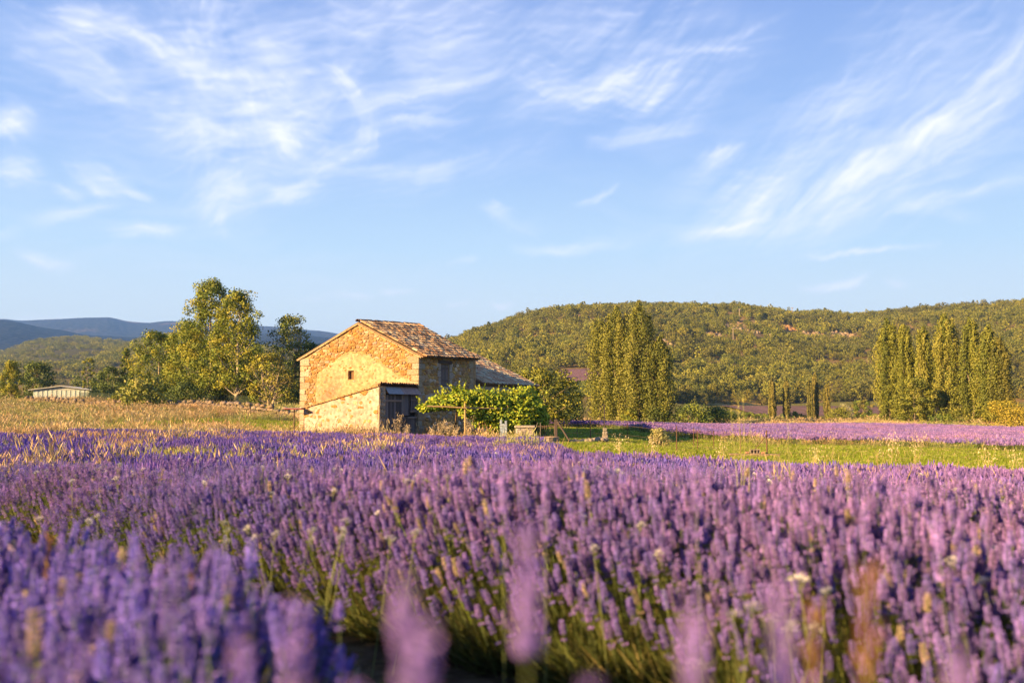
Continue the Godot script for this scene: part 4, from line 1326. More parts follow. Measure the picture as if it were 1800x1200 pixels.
# the few flower heads right before the lens, each told apart by where it stands
func make_near_spikes() -> void:
	var g := "lavender heads close to the camera"
	# right, ahead, height of the tip below the eye, size, lean, label
	for row in [
		[0.013, 0.78, 0.077, 1.15, 0.02, "tallest blurred lavender head close to the camera at the middle of the view"],
		[-0.075, 0.7, 0.102, 1.0, -0.04, "pink blurred lavender head close by, left of the tallest near one"],
		[-0.052, 0.64, 0.122, 1.05, 0.1, "short blurred lavender head leaning against the pink one from its right"],
		[-0.150, 0.7, 0.123, 0.9, 0.0, "narrow pink blurred lavender head close by in the lower left middle"],
		[0.126, 0.7, 0.122, 1.0, 0.03, "bluish blurred lavender head close by, right of the tallest near one"],
		[0.196, 0.74, 0.118, 1.15, -0.02, "broad pink blurred lavender head close by in the lower right middle"],
		[0.30, 0.68, 0.150, 1.05, 0.05, "pale pink blurred lavender head close by at the lower right"],
		[-0.205, 0.76, 0.155, 0.9, -0.08, "small blurred lavender head close by, left of the narrow pink one"],
		[-0.30, 0.7, 0.152, 1.0, 0.06, "blurred violet lavender head close by at the lower left"],
		[-0.34, 0.66, 0.165, 1.0, -0.1, "blurred pink lavender head close by at the far lower left corner"],
		[0.045, 0.6, 0.150, 0.9, 0.1, "low blurred lavender head close by at the bottom, under the tallest near one"],
		[-0.095, 0.62, 0.160, 1.0, -0.15, "low blurred lavender head at the bottom edge left of the middle"],
		[0.45, 2.45, 0.113, 1.2, 0.0, "slim purple lavender head standing above all others before the meadow"],
		[0.088, 2.6, 0.135, 1.15, 0.0, "purple lavender head standing up in front of the wire fence"],
		[-0.02, 2.4, 0.13, 1.1, 0.0, "purple lavender head standing up in front of the stone cistern"],
		[0.95, 2.7, 0.24, 1.1, 0.03, "pink lavender head standing above its row at the right"],
		[1.1, 2.6, 0.24, 1.2, -0.03, "pink lavender head near the right edge standing above its row"]]:
		var o := thing("lavender_stalk", row[5], "lavender", Vector3(row[0], EYE - row[2], -row[1]) * 1.0, 0.0, g)
		var close := 0.85 if row[1] < 1.0 else 1.0
		o.position = Vector3(row[0] * close, EYE - row[2] * close, -row[1] * close)
		o.rotation = Vector3(row[4] * 0.5, rr(0, TAU), -row[4])
		o.scale = Vector3(0.42, 0.95, 0.42) * row[3] * (1.0 if row[1] < 1.0 else 1.3)
		var b := MB.new()
		head(b, 7, 7, rr(0.095, 0.115), 0.0165, 0.0)
		for k in b.c.size(): b.c[k] = Color(b.c[k].r * 1.35, b.c[k].g * 1.35, b.c[k].b * 1.25)
		var s := MB.new()
		s.col = Color(0.15, 0.19, 0.07)
		s.tube([Vector3(0.05, -0.75, 0.03), Vector3(0.02, -0.4, 0.01), Vector3(0, -0.12, 0), Vector3(0, -0.01, 0)], [0.002, 0.002, 0.0017, 0.001], 5, false)
		part("stem", s, M.grass, o)
		part("flower_head", b, M.petal, o)
	# dry grass heads as close
	var straw := [Color(0.13, 0.065, 0.035), Color(0.16, 0.1, 0.055)]
	for row in [[0.28, 0.8, 0.14, "orange brown dry grass plume blurred close to the camera at the lower right"], [0.25, 0.84, 0.18, "pale dry grass plume blurred beside the orange one"], [-0.75, 2.35, 0.36, "bent tan dry grass stalk close by on the left, in the dark gap"], [-1.15, 2.5, 0.32, "tan dry grass plume close by near the left edge"]]:
		var o := thing("grass_plume", row[3], "grass", Vector3(row[0], EYE - row[2], -row[1]), rr(0, TAU), "dry grass plumes close to the camera")
		var b := MB.new()
		var s := MB.new()
		s.col = straw[0]
		s.tube([Vector3(0.04, -0.7, 0), Vector3(0.01, -0.2, 0), Vector3(0, -0.02, 0)], [0.0015, 0.0013, 0.0008], 4, false)
		for k in 40:
			var a := rr(0, TAU)
			b.col = vary(pick(straw), 0.2)
			var f := rng.randf()
			b.leaf(Vector3(0, -0.12 * f, 0), Vector3(cos(a) * 0.4, 1.0, sin(a) * 0.4).normalized() * 0.035, rdir() * 0.003, Vector3(cos(a), 0.3, sin(a)), 0.4)
		part("stem", s, M.grass, o)
		part("plume", b, M.grass, o)

# ---------------------------------------------------------------- the farmhouse. Its own axes: x along the gable (0 at the near corner, leftwards negative), z out of the gable, y up
const HOUSE_AT := Vector3(-4.71, 0.75, -50.0)
const HOUSE_TURN := -0.43633
const W := 7.2
const L := 5.9
const EAVE := 4.19
const RIDGE := 5.92
const OUT := 3.58       # how far the lean-to stands out
const LEAN_W := 4.32

func in_house(x: float, d: float) -> bool:
	var o := Vector3(x, 0, -d) - Vector3(HOUSE_AT.x, 0, HOUSE_AT.z)
	var u := o.dot(Vector3(cos(HOUSE_TURN), 0, -sin(HOUSE_TURN)))
	var z := o.dot(Vector3(sin(HOUSE_TURN), 0, cos(HOUSE_TURN)))
	return (u > -8.7 and u < 0.1 and z < 0.1 and z > -14.3) or (u > -LEAN_W - 0.1 and u < 0.1 and z > -0.1 and z < OUT + 0.1)

# a flat shape (counter-clockwise in u, v) pushed out from h0 to h1 along n
func prism(b: MB, poly: PackedVector2Array, o: Vector3, u: Vector3, v: Vector3, n: Vector3, h0: float, h1: float) -> void:
	var idx := Geometry2D.triangulate_polygon(poly)
	for k in range(0, idx.size(), 3):
		var p := []
		for j in 3: p.append(o + u * poly[idx[k + j]].x + v * poly[idx[k + j]].y)
		var ccw: bool = (p[1] - p[0]).cross(p[2] - p[0]).dot(n) > 0.0
		var a: Vector3 = p[0]
		var e: Vector3 = p[1] if ccw else p[2]
		var f: Vector3 = p[2] if ccw else p[1]
		b.tri(a + n * h1, e + n * h1, f + n * h1)
		b.tri(a + n * h0, f + n * h0, e + n * h0)
	for k in poly.size():
		var a := o + u * poly[k].x + v * poly[k].y
		var e := o + u * poly[(k + 1) % poly.size()].x + v * poly[(k + 1) % poly.size()].y
		b.quad(a + n * h0, e + n * h0, e + n * h1, a + n * h1)

func rect(x0: float, y0: float, x1: float, y1: float) -> PackedVector2Array:
	return PackedVector2Array([Vector2(x0, y0), Vector2(x1, y0), Vector2(x1, y1), Vector2(x0, y1)])

func cut(poly: PackedVector2Array, m: Vector2, n: Vector2) -> PackedVector2Array:
	var out := PackedVector2Array()
	for k in poly.size():
		var a := poly[k]
		var b := poly[(k + 1) % poly.size()]
		var da := (a - m).dot(n)
		var db := (b - m).dot(n)
		if da <= 0.0: out.push_back(a)
		if da * db < 0.0: out.push_back(a + (b - a) * (da / (da - db)))
	return out

# rubble: the cells round jittered points, drawn in from their neighbours
func rubble(lo: Vector2, hi: Vector2, w: float, h: float, drop: float, gap: float) -> Array:
	var nx := int((hi.x - lo.x) / w) + 3
	var ny := int((hi.y - lo.y) / h) + 3
	var pts := {}
	for j in ny:
		for k in nx:
			if rng.randf() < drop: continue
			pts[Vector2i(k, j)] = Vector2(lo.x + (k - 0.75 + 0.5 * (j % 2) + rr(-0.36, 0.36)) * w, lo.y + (j - 0.75 + rr(-0.34, 0.34)) * h)
	var cells := []
	var sq := Vector2(h / w, 1.0)   # compare distances as if the cells were square
	for key in pts:
		var c: Vector2 = pts[key]
		var poly := rect(c.x - w * 1.6, c.y - h * 1.6, c.x + w * 1.6, c.y + h * 1.6)
		for dj in range(-3, 4):
			for dk in range(-3, 4):
				var o: Vector2i = key + Vector2i(dk, dj)
				if (dk == 0 and dj == 0) or not pts.has(o): continue
				var q: Vector2 = pts[o]
				var n := (q - c) * sq * sq
				poly = cut(poly, (c + q) / 2.0, n)
				if poly.size() < 3: break
			if poly.size() < 3: break
		if poly.size() < 3: continue
		var inset := Geometry2D.offset_polygon(poly, -gap * rr(0.6, 1.5), Geometry2D.JOIN_MITER)
		if inset.is_empty() or inset[0].size() < 3: continue
		# knock the corners off
		var soft := PackedVector2Array()
		var p: PackedVector2Array = inset[0]
		for k in p.size():
			soft.push_back(p[k].lerp(p[(k + 1) % p.size()], rr(0.18, 0.32)))
			soft.push_back(p[k].lerp(p[(k + 1) % p.size()], rr(0.68, 0.82)))
		cells.append([c, soft])
	return cells

func area_of(p: PackedVector2Array) -> float:
	var s := 0.0
	for k in p.size(): s += p[k].cross(p[(k + 1) % p.size()])
	return absf(s) * 0.5

func stone_into(b: MB, p: PackedVector2Array, c: Vector2, u: Vector3, v: Vector3, n: Vector3, h: float, col: Color) -> void:
	var first := b.v.size()
	var k := p.size()
	b.col = col
	var tilt := Vector2(rr(-0.3, 0.3), rr(-0.3, 0.3)) * h
	for ring in [[1.0, -0.01], [0.96, h * 0.62], [0.74, h]]:
		for q in p:
			var o: Vector2 = (q - c) * float(ring[0])
			var up: float = float(ring[1]) + (tilt.dot(o.normalized()) * 0.5 if ring[1] > 0 else 0.0)
			b.vert(u * o.x + v * o.y + n * up, n)
	var mid := b.vert(n * h * 1.04, n)
	for r in 2:
		for j in k:
			var t := (j + 1) % k
			b.face(first + r * k + j, first + r * k + t, first + (r + 1) * k + t)
			b.face(first + r * k + j, first + (r + 1) * k + t, first + (r + 1) * k + j)
	for j in k: b.face(first + 2 * k + j, first + 2 * k + (j + 1) % k, mid)

func append(to: MB, from: MB, at: Vector3) -> void:
	var k := to.v.size()
	for j in from.v.size():
		to.v.push_back(from.v[j] + at); to.n.push_back(from.n[j]); to.c.push_back(from.c[j])
	for j in from.i: to.i.push_back(j + k)

var stone_left := 215    # how many more stones become parts of their own

func lay(cells: Array, inside: PackedVector2Array, holes: Array, parent: Node3D, o: Vector3, u: Vector3, v: Vector3, n: Vector3, cols: Array, keep: int, deep := 1.0, share := 1.0) -> void:
	var good := []
	for c in cells:
		var p: PackedVector2Array = c[1]
		if not Geometry2D.is_point_in_polygon(c[0], inside): continue
		var hit := false
		for h in holes:
			if Geometry2D.is_point_in_polygon(c[0], h): hit = true
		if hit or rng.randf() > share: continue
		var got := Geometry2D.intersect_polygons(p, inside)
		if got.is_empty() or area_of(got[0]) < 0.004: continue
		var q: PackedVector2Array = got[0]
		for h in holes:
			var less := Geometry2D.clip_polygons(q, h)
			if less.size() == 1: q = less[0]
		if Geometry2D.is_polygon_clockwise(q): q.reverse()
		good.append([area_of(q), q])
	good.sort_custom(func(a, b): return a[0] > b[0])
	var rest := MB.new()
	for k in good.size():
		var p: PackedVector2Array = good[k][1]
		var c := Vector2.ZERO
		for q in p: c += q / p.size()
		var b := MB.new()
		stone_into(b, p, c, u, v, n, rr(0.022, 0.05) * deep, vary(pick(cols), 0.24))
		b.smooth()
		var at := o + u * c.x + v * c.y
		if k < keep: part("stone", b, M.stone, parent, at)
		else: append(rest, b, at)
	if rest.v.size(): part("small_stones", rest, M.stone, parent).set_meta("kind", "stuff")

# a skin of plaster with an uneven surface and ragged rim over part of a wall
func plaster(called: String, shape: PackedVector2Array, hole: PackedVector2Array, o: Vector3, u: Vector3, v: Vector3, n: Vector3, thick: float, cols: Array, stain: Vector2, stain_r: float, parent: Node3D) -> void:
	var lo := shape[0]
	var hi := shape[0]
	for p in shape:
		lo = Vector2(minf(lo.x, p.x), minf(lo.y, p.y)); hi = Vector2(maxf(hi.x, p.x), maxf(hi.y, p.y))
	var st := 0.055
	var nx := int((hi.x - lo.x) / st) + 1
	var ny := int((hi.y - lo.y) / st) + 1
	var b := MB.new()
	var ids := {}
	for j in ny + 1:
		for k in nx + 1:
			var p := Vector2(minf(lo.x + k * st, hi.x), minf(lo.y + j * st, hi.y))
			var ragged := p + Vector2(noise_b.get_noise_2d(p.x * 60, p.y * 60), noise_b.get_noise_2d(p.x * 60 + 99, p.y * 60)) * 0.16
			if not Geometry2D.is_point_in_polygon(ragged, shape): continue
			if hole.size() and Geometry2D.is_point_in_polygon(p, hole): continue
			var n1 := noise_a.get_noise_2d(p.x * 22, p.y * 22)
			var n2 := noise_b.get_noise_2d(p.x * 46, p.y * 46)
			var c: Color = (cols[0] as Color).lerp(cols[1], clampf(0.5 + n1 * 1.3 + n2 * 0.4, 0.0, 1.0)).lerp(cols[2], clampf(n2 * 1.5 - 0.2, 0.0, 0.8))
			var q := (p - stain) / stain_r
			var dark := clampf(1.25 - Vector2(q.x * 1.5, q.y).length() + n1 * 0.7, 0.0, 1.0)
			c = c.lerp(Color(0.22, 0.16, 0.12), dark * 0.62)
			b.col = vary(c, 0.06)
			ids[Vector2i(k, j)] = b.vert(o + u * p.x + v * p.y + n * (thick * (1.0 + n1 * 0.2) + n2 * 0.004), n)
	for key in ids:
		var e: Vector2i = key
		if ids.has(e + Vector2i(1, 0)) and ids.has(e + Vector2i(1, 1)) and ids.has(e + Vector2i(0, 1)):
			b.face(ids[e], ids[e + Vector2i(1, 0)], ids[e + Vector2i(1, 1)])
			b.face(ids[e], ids[e + Vector2i(1, 1)], ids[e + Vector2i(0, 1)])
	b.smooth()
	part(called, b, M.mortar, parent)

# a roof tile: a tapered half pipe along +x with its upper end at the origin
func tile_mesh(l: float, r0: float, r1: float, col: Color) -> ArrayMesh:
	var b := MB.new()
	b.col = col
	var n := 6
	var th := 0.014
	var pt := func(x: float, r: float, k: int) -> Vector3:
		var a := PI * k / n
		return Vector3(x, sin(a) * r, cos(a) * r)
	for k in n:
		b.quad(pt.call(0, r0, k + 1), pt.call(l, r1, k + 1), pt.call(l, r1, k), pt.call(0, r0, k))
		b.quad(pt.call(0, r0 - th, k), pt.call(l, r1 - th, k), pt.call(l, r1 - th, k + 1), pt.call(0, r0 - th, k + 1))
		b.quad(pt.call(l, r1, k), pt.call(l, r1, k + 1), pt.call(l, r1 - th, k + 1), pt.call(l, r1 - th, k))
		b.quad(pt.call(0, r0, k + 1), pt.call(0, r0, k), pt.call(0, r0 - th, k), pt.call(0, r0 - th, k + 1))
	return b.mesh(M.tile)

var tiles := []

# a slope of half-round tiles: o the upper corner, down the slope, across (so that across x ... ) and up; size along both
func tile_slope(parent: Node3D, o: Vector3, down: Vector3, across: Vector3, len_: float, wide: float, keep: int, lift: Callable) -> void:
	var up := across.cross(down).normalized()
	if up.y < 0: up = -up
	var cols := int(wide / 0.212)
	var rows := int(ceil(len_ / 0.33))
	var rest := MB.new()
	var kept := 0
	for c in cols:
		for r in rows:
			var s := r * len_ / rows
			var p := o + down * (s + rr(-0.02, 0.02)) + across * ((c + 0.5) * wide / cols + rr(-0.014, 0.014)) + up * rr(0.05, 0.075)
			p += Vector3(0, lift.call(s / len_, (c + 0.5) / cols), 0)
			var basis := Basis(down, up, down.cross(up)).orthonormalized() * Basis(Vector3(0, 1, 0), rr(-0.05, 0.05)) * Basis(Vector3(0, 0, 1), 0.035 + rr(-0.02, 0.02))
			var m: ArrayMesh = pick(tiles)
			if kept < keep:
				kept += 1
				var t := part_of("tile", m, parent, p)
				t.basis = basis
			else:
				var arr := m.surface_get_arrays(0)
				var k := rest.v.size()
				for j in arr[Mesh.ARRAY_VERTEX].size():
					rest.v.push_back(p + basis * arr[Mesh.ARRAY_VERTEX][j]); rest.n.push_back(basis * arr[Mesh.ARRAY_NORMAL][j]); rest.c.push_back(arr[Mesh.ARRAY_COLOR][j])
				for j in arr[Mesh.ARRAY_INDEX]: rest.i.push_back(j + k)
	if rest.v.size(): part("more_tiles", rest, M.tile, parent).set_meta("kind", "stuff")

func plank(b: MB, lo: Vector3, hi: Vector3, col: Color) -> void:
	b.col = col
	b.bbox(lo, hi, 0.006)

func make_house() -> void:
	var h := thing("stone_farmhouse", "old ochre stone farmhouse with tiled roofs, lean-to and tiled wing behind the lavender", "house", HOUSE_AT, HOUSE_TURN)
	var X := Vector3(1, 0, 0)
	var Y := Vector3(0, 1, 0)
	var Z := Vector3(0, 0, 1)
	var ochre := [Color(0.472, 0.278, 0.112), Color(0.506, 0.317, 0.146), Color(0.421, 0.240, 0.094), Color(0.539, 0.371, 0.222), Color(0.489, 0.247, 0.085), Color(0.557, 0.433, 0.325), Color(0.421, 0.294, 0.172), Color(0.506, 0.341, 0.172), Color(0.557, 0.402, 0.257)]
	var brown := [Color(0.600, 0.384, 0.168), Color(0.660, 0.444, 0.180), Color(0.504, 0.348, 0.192), Color(0.696, 0.456, 0.156), Color(0.720, 0.660, 0.516), Color(0.552, 0.444, 0.312), Color(0.672, 0.408, 0.144)]
	var cream := [Color(0.546, 0.458, 0.317), Color(0.493, 0.405, 0.282), Color(0.528, 0.475, 0.370)]
	var mortar_c := Color(0.43, 0.29, 0.14)
	# --- gable wall with its small niche, two prisms beside it, one above, one below
	var gw := MB.new()
	gw.col = mortar_c
	var nl := -4.19
	var nr := -3.87
	prism(gw, PackedVector2Array([Vector2(-W, -0.4), Vector2(nl, -0.4), Vector2(nl, RIDGE - (-W / 2 - nl) * (RIDGE - EAVE) / (W / 2)), Vector2(-W, EAVE)]), Vector3.ZERO, X, Y, Z, -0.5, 0.0)
	prism(gw, PackedVector2Array([Vector2(nr, -0.4), Vector2(0, -0.4), Vector2(0, EAVE), Vector2(-W / 2, RIDGE), Vector2(nr, RIDGE - (-W / 2 - nr) * (RIDGE - EAVE) / (W / 2))]), Vector3.ZERO, X, Y, Z, -0.5, 0.0)
	prism(gw, rect(nl, -0.4, nr, 3.02), Vector3.ZERO, X, Y, Z, -0.5, 0.0)
	prism(gw, PackedVector2Array([Vector2(nl, 3.47), Vector2(nr, 3.47), Vector2(nr, RIDGE - (-W / 2 - nr) * (RIDGE - EAVE) / (W / 2)), Vector2(nl, RIDGE - (-W / 2 - nl) * (RIDGE - EAVE) / (W / 2))]), Vector3.ZERO, X, Y, Z, -0.5, 0.0)
	var gable := part("gable_wall", gw, M.mortar, h)
	var niche := MB.new()
	for k in 3: plank(niche, Vector3(nl + 0.01 + k * 0.1, 3.03, -0.16), Vector3(nl + 0.105 + k * 0.1, 3.46, -0.13), vary(Color(0.27, 0.17, 0.1), 0.15))
	part("niche_shutter", niche, M.wood, h)
	var old := PackedVector2Array([Vector2(-6.2, 1.0), Vector2(-0.42, 1.0), Vector2(-0.42, 2.95), Vector2(-1.35, 3.35), Vector2(-2.4, 3.95), Vector2(-3.3, 4.42), Vector2(-4.15, 4.5), Vector2(-5.2, 4.0), Vector2(-5.6, 3.65), Vector2(-6.15, 3.45), Vector2(-6.25, 2.2)])
	var hole := rect(nl, 3.02, nr, 3.47)
	var outline_ := PackedVector2Array([Vector2(-W + 0.05, 0), Vector2(-0.03, 0), Vector2(-0.03, EAVE - 0.05), Vector2(-W / 2, RIDGE - 0.1), Vector2(-W + 0.05, EAVE - 0.05)])
	lay(rubble(Vector2(-W, 0), Vector2(0, RIDGE), 0.24, 0.145, 0.14, 0.008), outline_, [old, hole], gable, Vector3.ZERO, X, Y, Z, ochre, 150)
	plaster("old_plaster", old, hole, Vector3.ZERO, X, Y, Z, 0.028, [Color(0.46, 0.32, 0.18), Color(0.51, 0.39, 0.25), Color(0.37, 0.26, 0.14)], Vector2(-5.3, 2.0), 1.15, gable)
	lay(rubble(Vector2(-W, 0), Vector2(0, RIDGE), 0.2, 0.12, 0.1, 0.02), old, [hole], gable, Vector3.ZERO, X, Y, Z, cream + [ochre[3], ochre[0], ochre[2], ochre[1], ochre[6]], 0, 0.9, 0.42)
	# --- side wall with the shuttered window
	var sw := MB.new()
	sw.col = Color(0.5, 0.38, 0.24)
	prism(sw, rect(0.5, -0.4, 2.27, EAVE), Vector3.ZERO, -Z, Y, X, -0.5, 0.0)
	prism(sw, rect(3.2, -0.4, L, EAVE), Vector3.ZERO, -Z, Y, X, -0.5, 0.0)
	prism(sw, rect(2.27, -0.4, 3.2, 2.68), Vector3.ZERO, -Z, Y, X, -0.5, 0.0)
	prism(sw, rect(2.27, 3.84, 3.2, EAVE), Vector3.ZERO, -Z, Y, X, -0.5, 0.0)
	var side := part("side_wall", sw, M.mortar, h)
	var win := rect(2.2, 2.6, 3.27, 4.05)
	var bare := PackedVector2Array([Vector2(0.3, 1.2), Vector2(1.6, 1.3), Vector2(2.1, 2.0), Vector2(1.5, 2.35), Vector2(0.7, 2.2)])
	lay(rubble(Vector2(0, 0), Vector2(L, EAVE), 0.3, 0.17, 0.12, 0.013), rect(0.03, 0, L - 0.03, EAVE - 0.04), [win, bare], side, Vector3.ZERO, -Z, Y, X, brown, 65)
	plaster("grey_plaster", bare, PackedVector2Array(), Vector3.ZERO, -Z, Y, X, 0.02, [Color(0.5, 0.43, 0.34), Color(0.56, 0.49, 0.4), Color(0.42, 0.36, 0.29)], Vector2(9, 9), 0.5, side)
	# window: lintel, pale jamb stones, plank shutter
	var li := MB.new(); plank(li, Vector3(-0.2, 3.86, -3.45), Vector3(0.06, 4.03, -2.02), Color(0.16, 0.13, 0.12)); part("lintel", li, M.wood, h)
	for row in [[2.0, 2.26, 3.5, 3.84], [1.9, 2.26, 3.15, 3.48], [2.02, 2.26, 2.75, 3.12], [3.21, 3.5, 3.45, 3.84], [3.21, 3.62, 3.1, 3.42], [3.21, 3.48, 2.72, 3.08], [2.05, 3.4, 2.52, 2.68]]:
		var s := MB.new(); s.col = vary(Color(0.52, 0.47, 0.4), 0.08); s.bbox(Vector3(-0.15, row[2], -row[1]), Vector3(0.055, row[3], -row[0]), 0.02); part("jamb_stone", s, M.stone, h)
	var sh := MB.new(); sh.col = Color(0.05, 0.045, 0.045); sh.abox(Vector3(-0.2, 2.69, -3.19), Vector3(-0.18, 3.83, -2.28))
	var shutter := part("shutter", sh, M.wood, h)
	for k in 5:
		var p := MB.new()
		plank(p, Vector3(-0.09, 2.7 + rr(0, 0.02), -2.29 - (k + 1) * 0.18), Vector3(-0.06, 3.83, -2.29 - k * 0.18 - 0.012), vary(Color(0.29, 0.25, 0.23), 0.2))
		part("plank", p, M.wood, shutter)
	for y in [2.95, 3.58]:
		var p := MB.new(); plank(p, Vector3(-0.06, y, -3.17), Vector3(-0.03, y + 0.09, -2.31), Color(0.22, 0.19, 0.18)); part("batten", p, M.wood, shutter)
	# --- quoins at the three corners in view
	var y := -0.05
	var k := 0
	while y < EAVE - 0.3:
		var hh := rr(0.26, 0.4)
		var a := 0.58 if k % 2 == 0 else 0.34
		var e := 0.32 if k % 2 == 0 else 0.56
		for corner in 3:
			var q := MB.new()
			q.col = vary(pick(cream), 0.1)
			var top := minf(y + hh, EAVE - 0.02)
			if corner == 0: q.bbox(Vector3(-a * rr(0.85, 1.1), y + 0.012, -e * rr(0.85, 1.1)), Vector3(0.055 + rr(0, 0.012), top, 0.055 + rr(0, 0.012)), 0.022)
			if corner == 1: q.bbox(Vector3(-W - 0.05 - rr(0, 0.012), y + 0.012, -e), Vector3(-W + a * rr(0.7, 1.0), top, 0.05 + rr(0, 0.012)), 0.022)
			if corner == 2: q.bbox(Vector3(-0.3, y + 0.012, -L - 0.04), Vector3(0.055 + rr(0, 0.012), top, -L + a * rr(0.7, 1.0)), 0.022)
			part("quoin_stone", q, M.stone, h)
		y += hh
		k += 1
	# --- walls out of sight, closing the house
	var bw := MB.new()
	bw.col = Color(0.4, 0.3, 0.18)
	bw.abox(Vector3(-W, -0.4, -L), Vector3(-W + 0.5, EAVE, -0.5))
	prism(bw, PackedVector2Array([Vector2(-W, -0.4), Vector2(0, -0.4), Vector2(0, EAVE), Vector2(-W / 2, RIDGE), Vector2(-W, EAVE)]), Vector3(0, 0, -L), X, Y, Z, -0.45, 0.0)
	part("rear_wall", bw, M.mortar, h)
	# --- main roof
	for c in [Color(0.642, 0.429, 0.249), Color(0.720, 0.546, 0.363), Color(0.525, 0.330, 0.190), Color(0.292, 0.206, 0.140), Color(0.671, 0.363, 0.165), Color(0.720, 0.660, 0.462), Color(0.204, 0.147, 0.107), Color(0.612, 0.462, 0.282), Color(0.720, 0.495, 0.264)]:
		tiles.append(tile_mesh(0.43, 0.078, 0.094, c))
	var slope := (RIDGE - EAVE) / (W / 2)
	var sl := atan(slope)
	var down := Vector3(cos(sl), -sin(sl), 0)
	var rd := MB.new()
	rd.col = Color(0.4, 0.28, 0.18)
	var span := (W / 2 + 0.3) / cos(sl)
	var far_up := func(s: float, c: float) -> float: return c * lerpf(0.28, 0.12, s)
	var slab := func(b: MB, o: Vector3, dn: Vector3, ln: float, z0: float, z1: float, th: float, up0: float, up1: float) -> void:
		var p := [o + Vector3(0, 0, z0), o + dn * ln + Vector3(0, 0, z0), o + dn * ln + Vector3(0, up1, z1), o + Vector3(0, up0, z1)]
		var t := Vector3(0, th, 0)
		if dn.x > 0:
			b.quad(p[0] + t, p[1] + t, p[2] + t, p[3] + t)
			b.quad(p[3], p[2], p[1], p[0])
		else:
			b.quad(p[3] + t, p[2] + t, p[1] + t, p[0] + t)
			b.quad(p[0], p[1], p[2], p[3])
		b.quad(p[0], p[1], p[1] + t, p[0] + t)
		b.quad(p[2], p[3], p[3] + t, p[2] + t)
		b.quad(p[1], p[2], p[2] + t, p[1] + t)
	slab.call(rd, Vector3(-W / 2, RIDGE + 0.01, 0), down, span, 0.06, -L - 0.12, 0.06, 0.28, 0.12)
	slab.call(rd, Vector3(-W / 2, RIDGE + 0.012, 0), Vector3(-down.x, down.y, 0), span, 0.06, -L - 0.12, 0.06, 0.28, 0.12)
	var roof := part("main_roof", rd, M.tile, h)
	tile_slope(roof, Vector3(-W / 2 + 0.05, RIDGE + 0.05, 0.1), down, -Z, span + 0.02, L + 0.24, 300, far_up)
	var pans := MB.new()
	pans.col = Color(0.33, 0.19, 0.11)
	for c in 29:   # the hollow tiles between, seen end on under the eaves
		var pz := 0.1 - (c + 1.0) * (L + 0.24) / 29.0
		for j in 4:
			var a0 := PI + PI * j / 4.0
			var a1 := PI + PI * (j + 1) / 4.0
			var q0 := Vector3(0, sin(a0) * 0.07, cos(a0) * 0.085)
			var q1 := Vector3(0, sin(a1) * 0.07, cos(a1) * 0.085)
			var e := Vector3(-W / 2, RIDGE + 0.13, pz) + down * (span + 0.07) + Vector3(0, 0.12 * c / 29.0, 0)
			pans.quad(e + q0 - down * 0.5, e + q1 - down * 0.5, e + q1, e + q0)
	part("pan_tiles", pans, M.tile, roof).set_meta("kind", "stuff")
	for c in 15:
		var t := part_of("ridge_tile", tile_mesh(0.46, 0.12, 0.14, vary(pick([Color(0.4, 0.24, 0.14), Color(0.3, 0.19, 0.12), Color(0.46, 0.3, 0.18)]), 0.15)), roof, Vector3(-W / 2, RIDGE + 0.1 + 0.28 * c / 15.0 + rr(-0.012, 0.02), 0.14 - c * 0.42))
		t.basis = Basis(Vector3(0, 0, -1), Vector3(0, 1, 0), Vector3(1, 0, 0)) * Basis(Y, rr(-0.05, 0.05))
	# verge: a course of flat pieces bedded in mortar along both rakes
	for s in [1.0, -1.0]:
		for c in 11:
			var v := MB.new()
			v.col = vary(Color(0.6, 0.46, 0.28), 0.15)
			var m := Vector3(-W / 2, RIDGE - 0.035, 0.03) + Vector3(s * cos(sl), -sin(sl), 0) * (0.19 + c * 0.385)
			v.box(m, Vector3(s * cos(sl), -sin(sl), 0) * 0.18, Vector3(s * sin(sl), cos(sl), 0) * rr(0.022, 0.03), Vector3(0, 0, rr(0.07, 0.09)) * s)
			part("verge_slab", v, M.stone, h)
	# --- the wing behind
	var ww := MB.new()
	ww.col = Color(0.56, 0.52, 0.46)
	ww.abox(Vector3(-0.4, -0.6, -14.1), Vector3(-0.02, 2.95, -L - 0.45))
	ww.abox(Vector3(-8.6, -0.6, -14.1), Vector3(-8.2, 2.95, -L - 0.45))
	prism(ww, PackedVector2Array([Vector2(-8.6, -0.6), Vector2(-0.02, -0.6), Vector2(-0.02, 2.95), Vector2(-4.3, 4.95), Vector2(-8.6, 2.95)]), Vector3(0, 0, -14.1), X, Y, Z, -0.4, 0.0)
	prism(ww, PackedVector2Array([Vector2(-8.6, -0.6), Vector2(-0.42, -0.6), Vector2(-0.42, 2.95), Vector2(-4.3, 4.75), Vector2(-8.6, 2.95)]), Vector3(0, 0, -L - 0.5), X, Y, Z, -0.3, 0.0)
	part("wing_wall", ww, M.mortar, h)
	var ws := atan(2.0 / 4.3)
	var wd := Vector3(cos(ws), -sin(ws), 0)
	var wspan := 4.6 / cos(ws)
	var wr := MB.new()
	wr.col = Color(0.33, 0.21, 0.14)
	slab.call(wr, Vector3(-4.3, 5.0, 0), wd, wspan, -L - 0.48, -14.3, 0.07, 0.0, 0.0)
	slab.call(wr, Vector3(-4.3, 5.002, 0), Vector3(-wd.x, wd.y, 0), wspan, -L - 0.48, -14.3, 0.07, 0.0, 0.0)
	var wroof := part("wing_roof", wr, M.tile, h)
	tiles.clear()
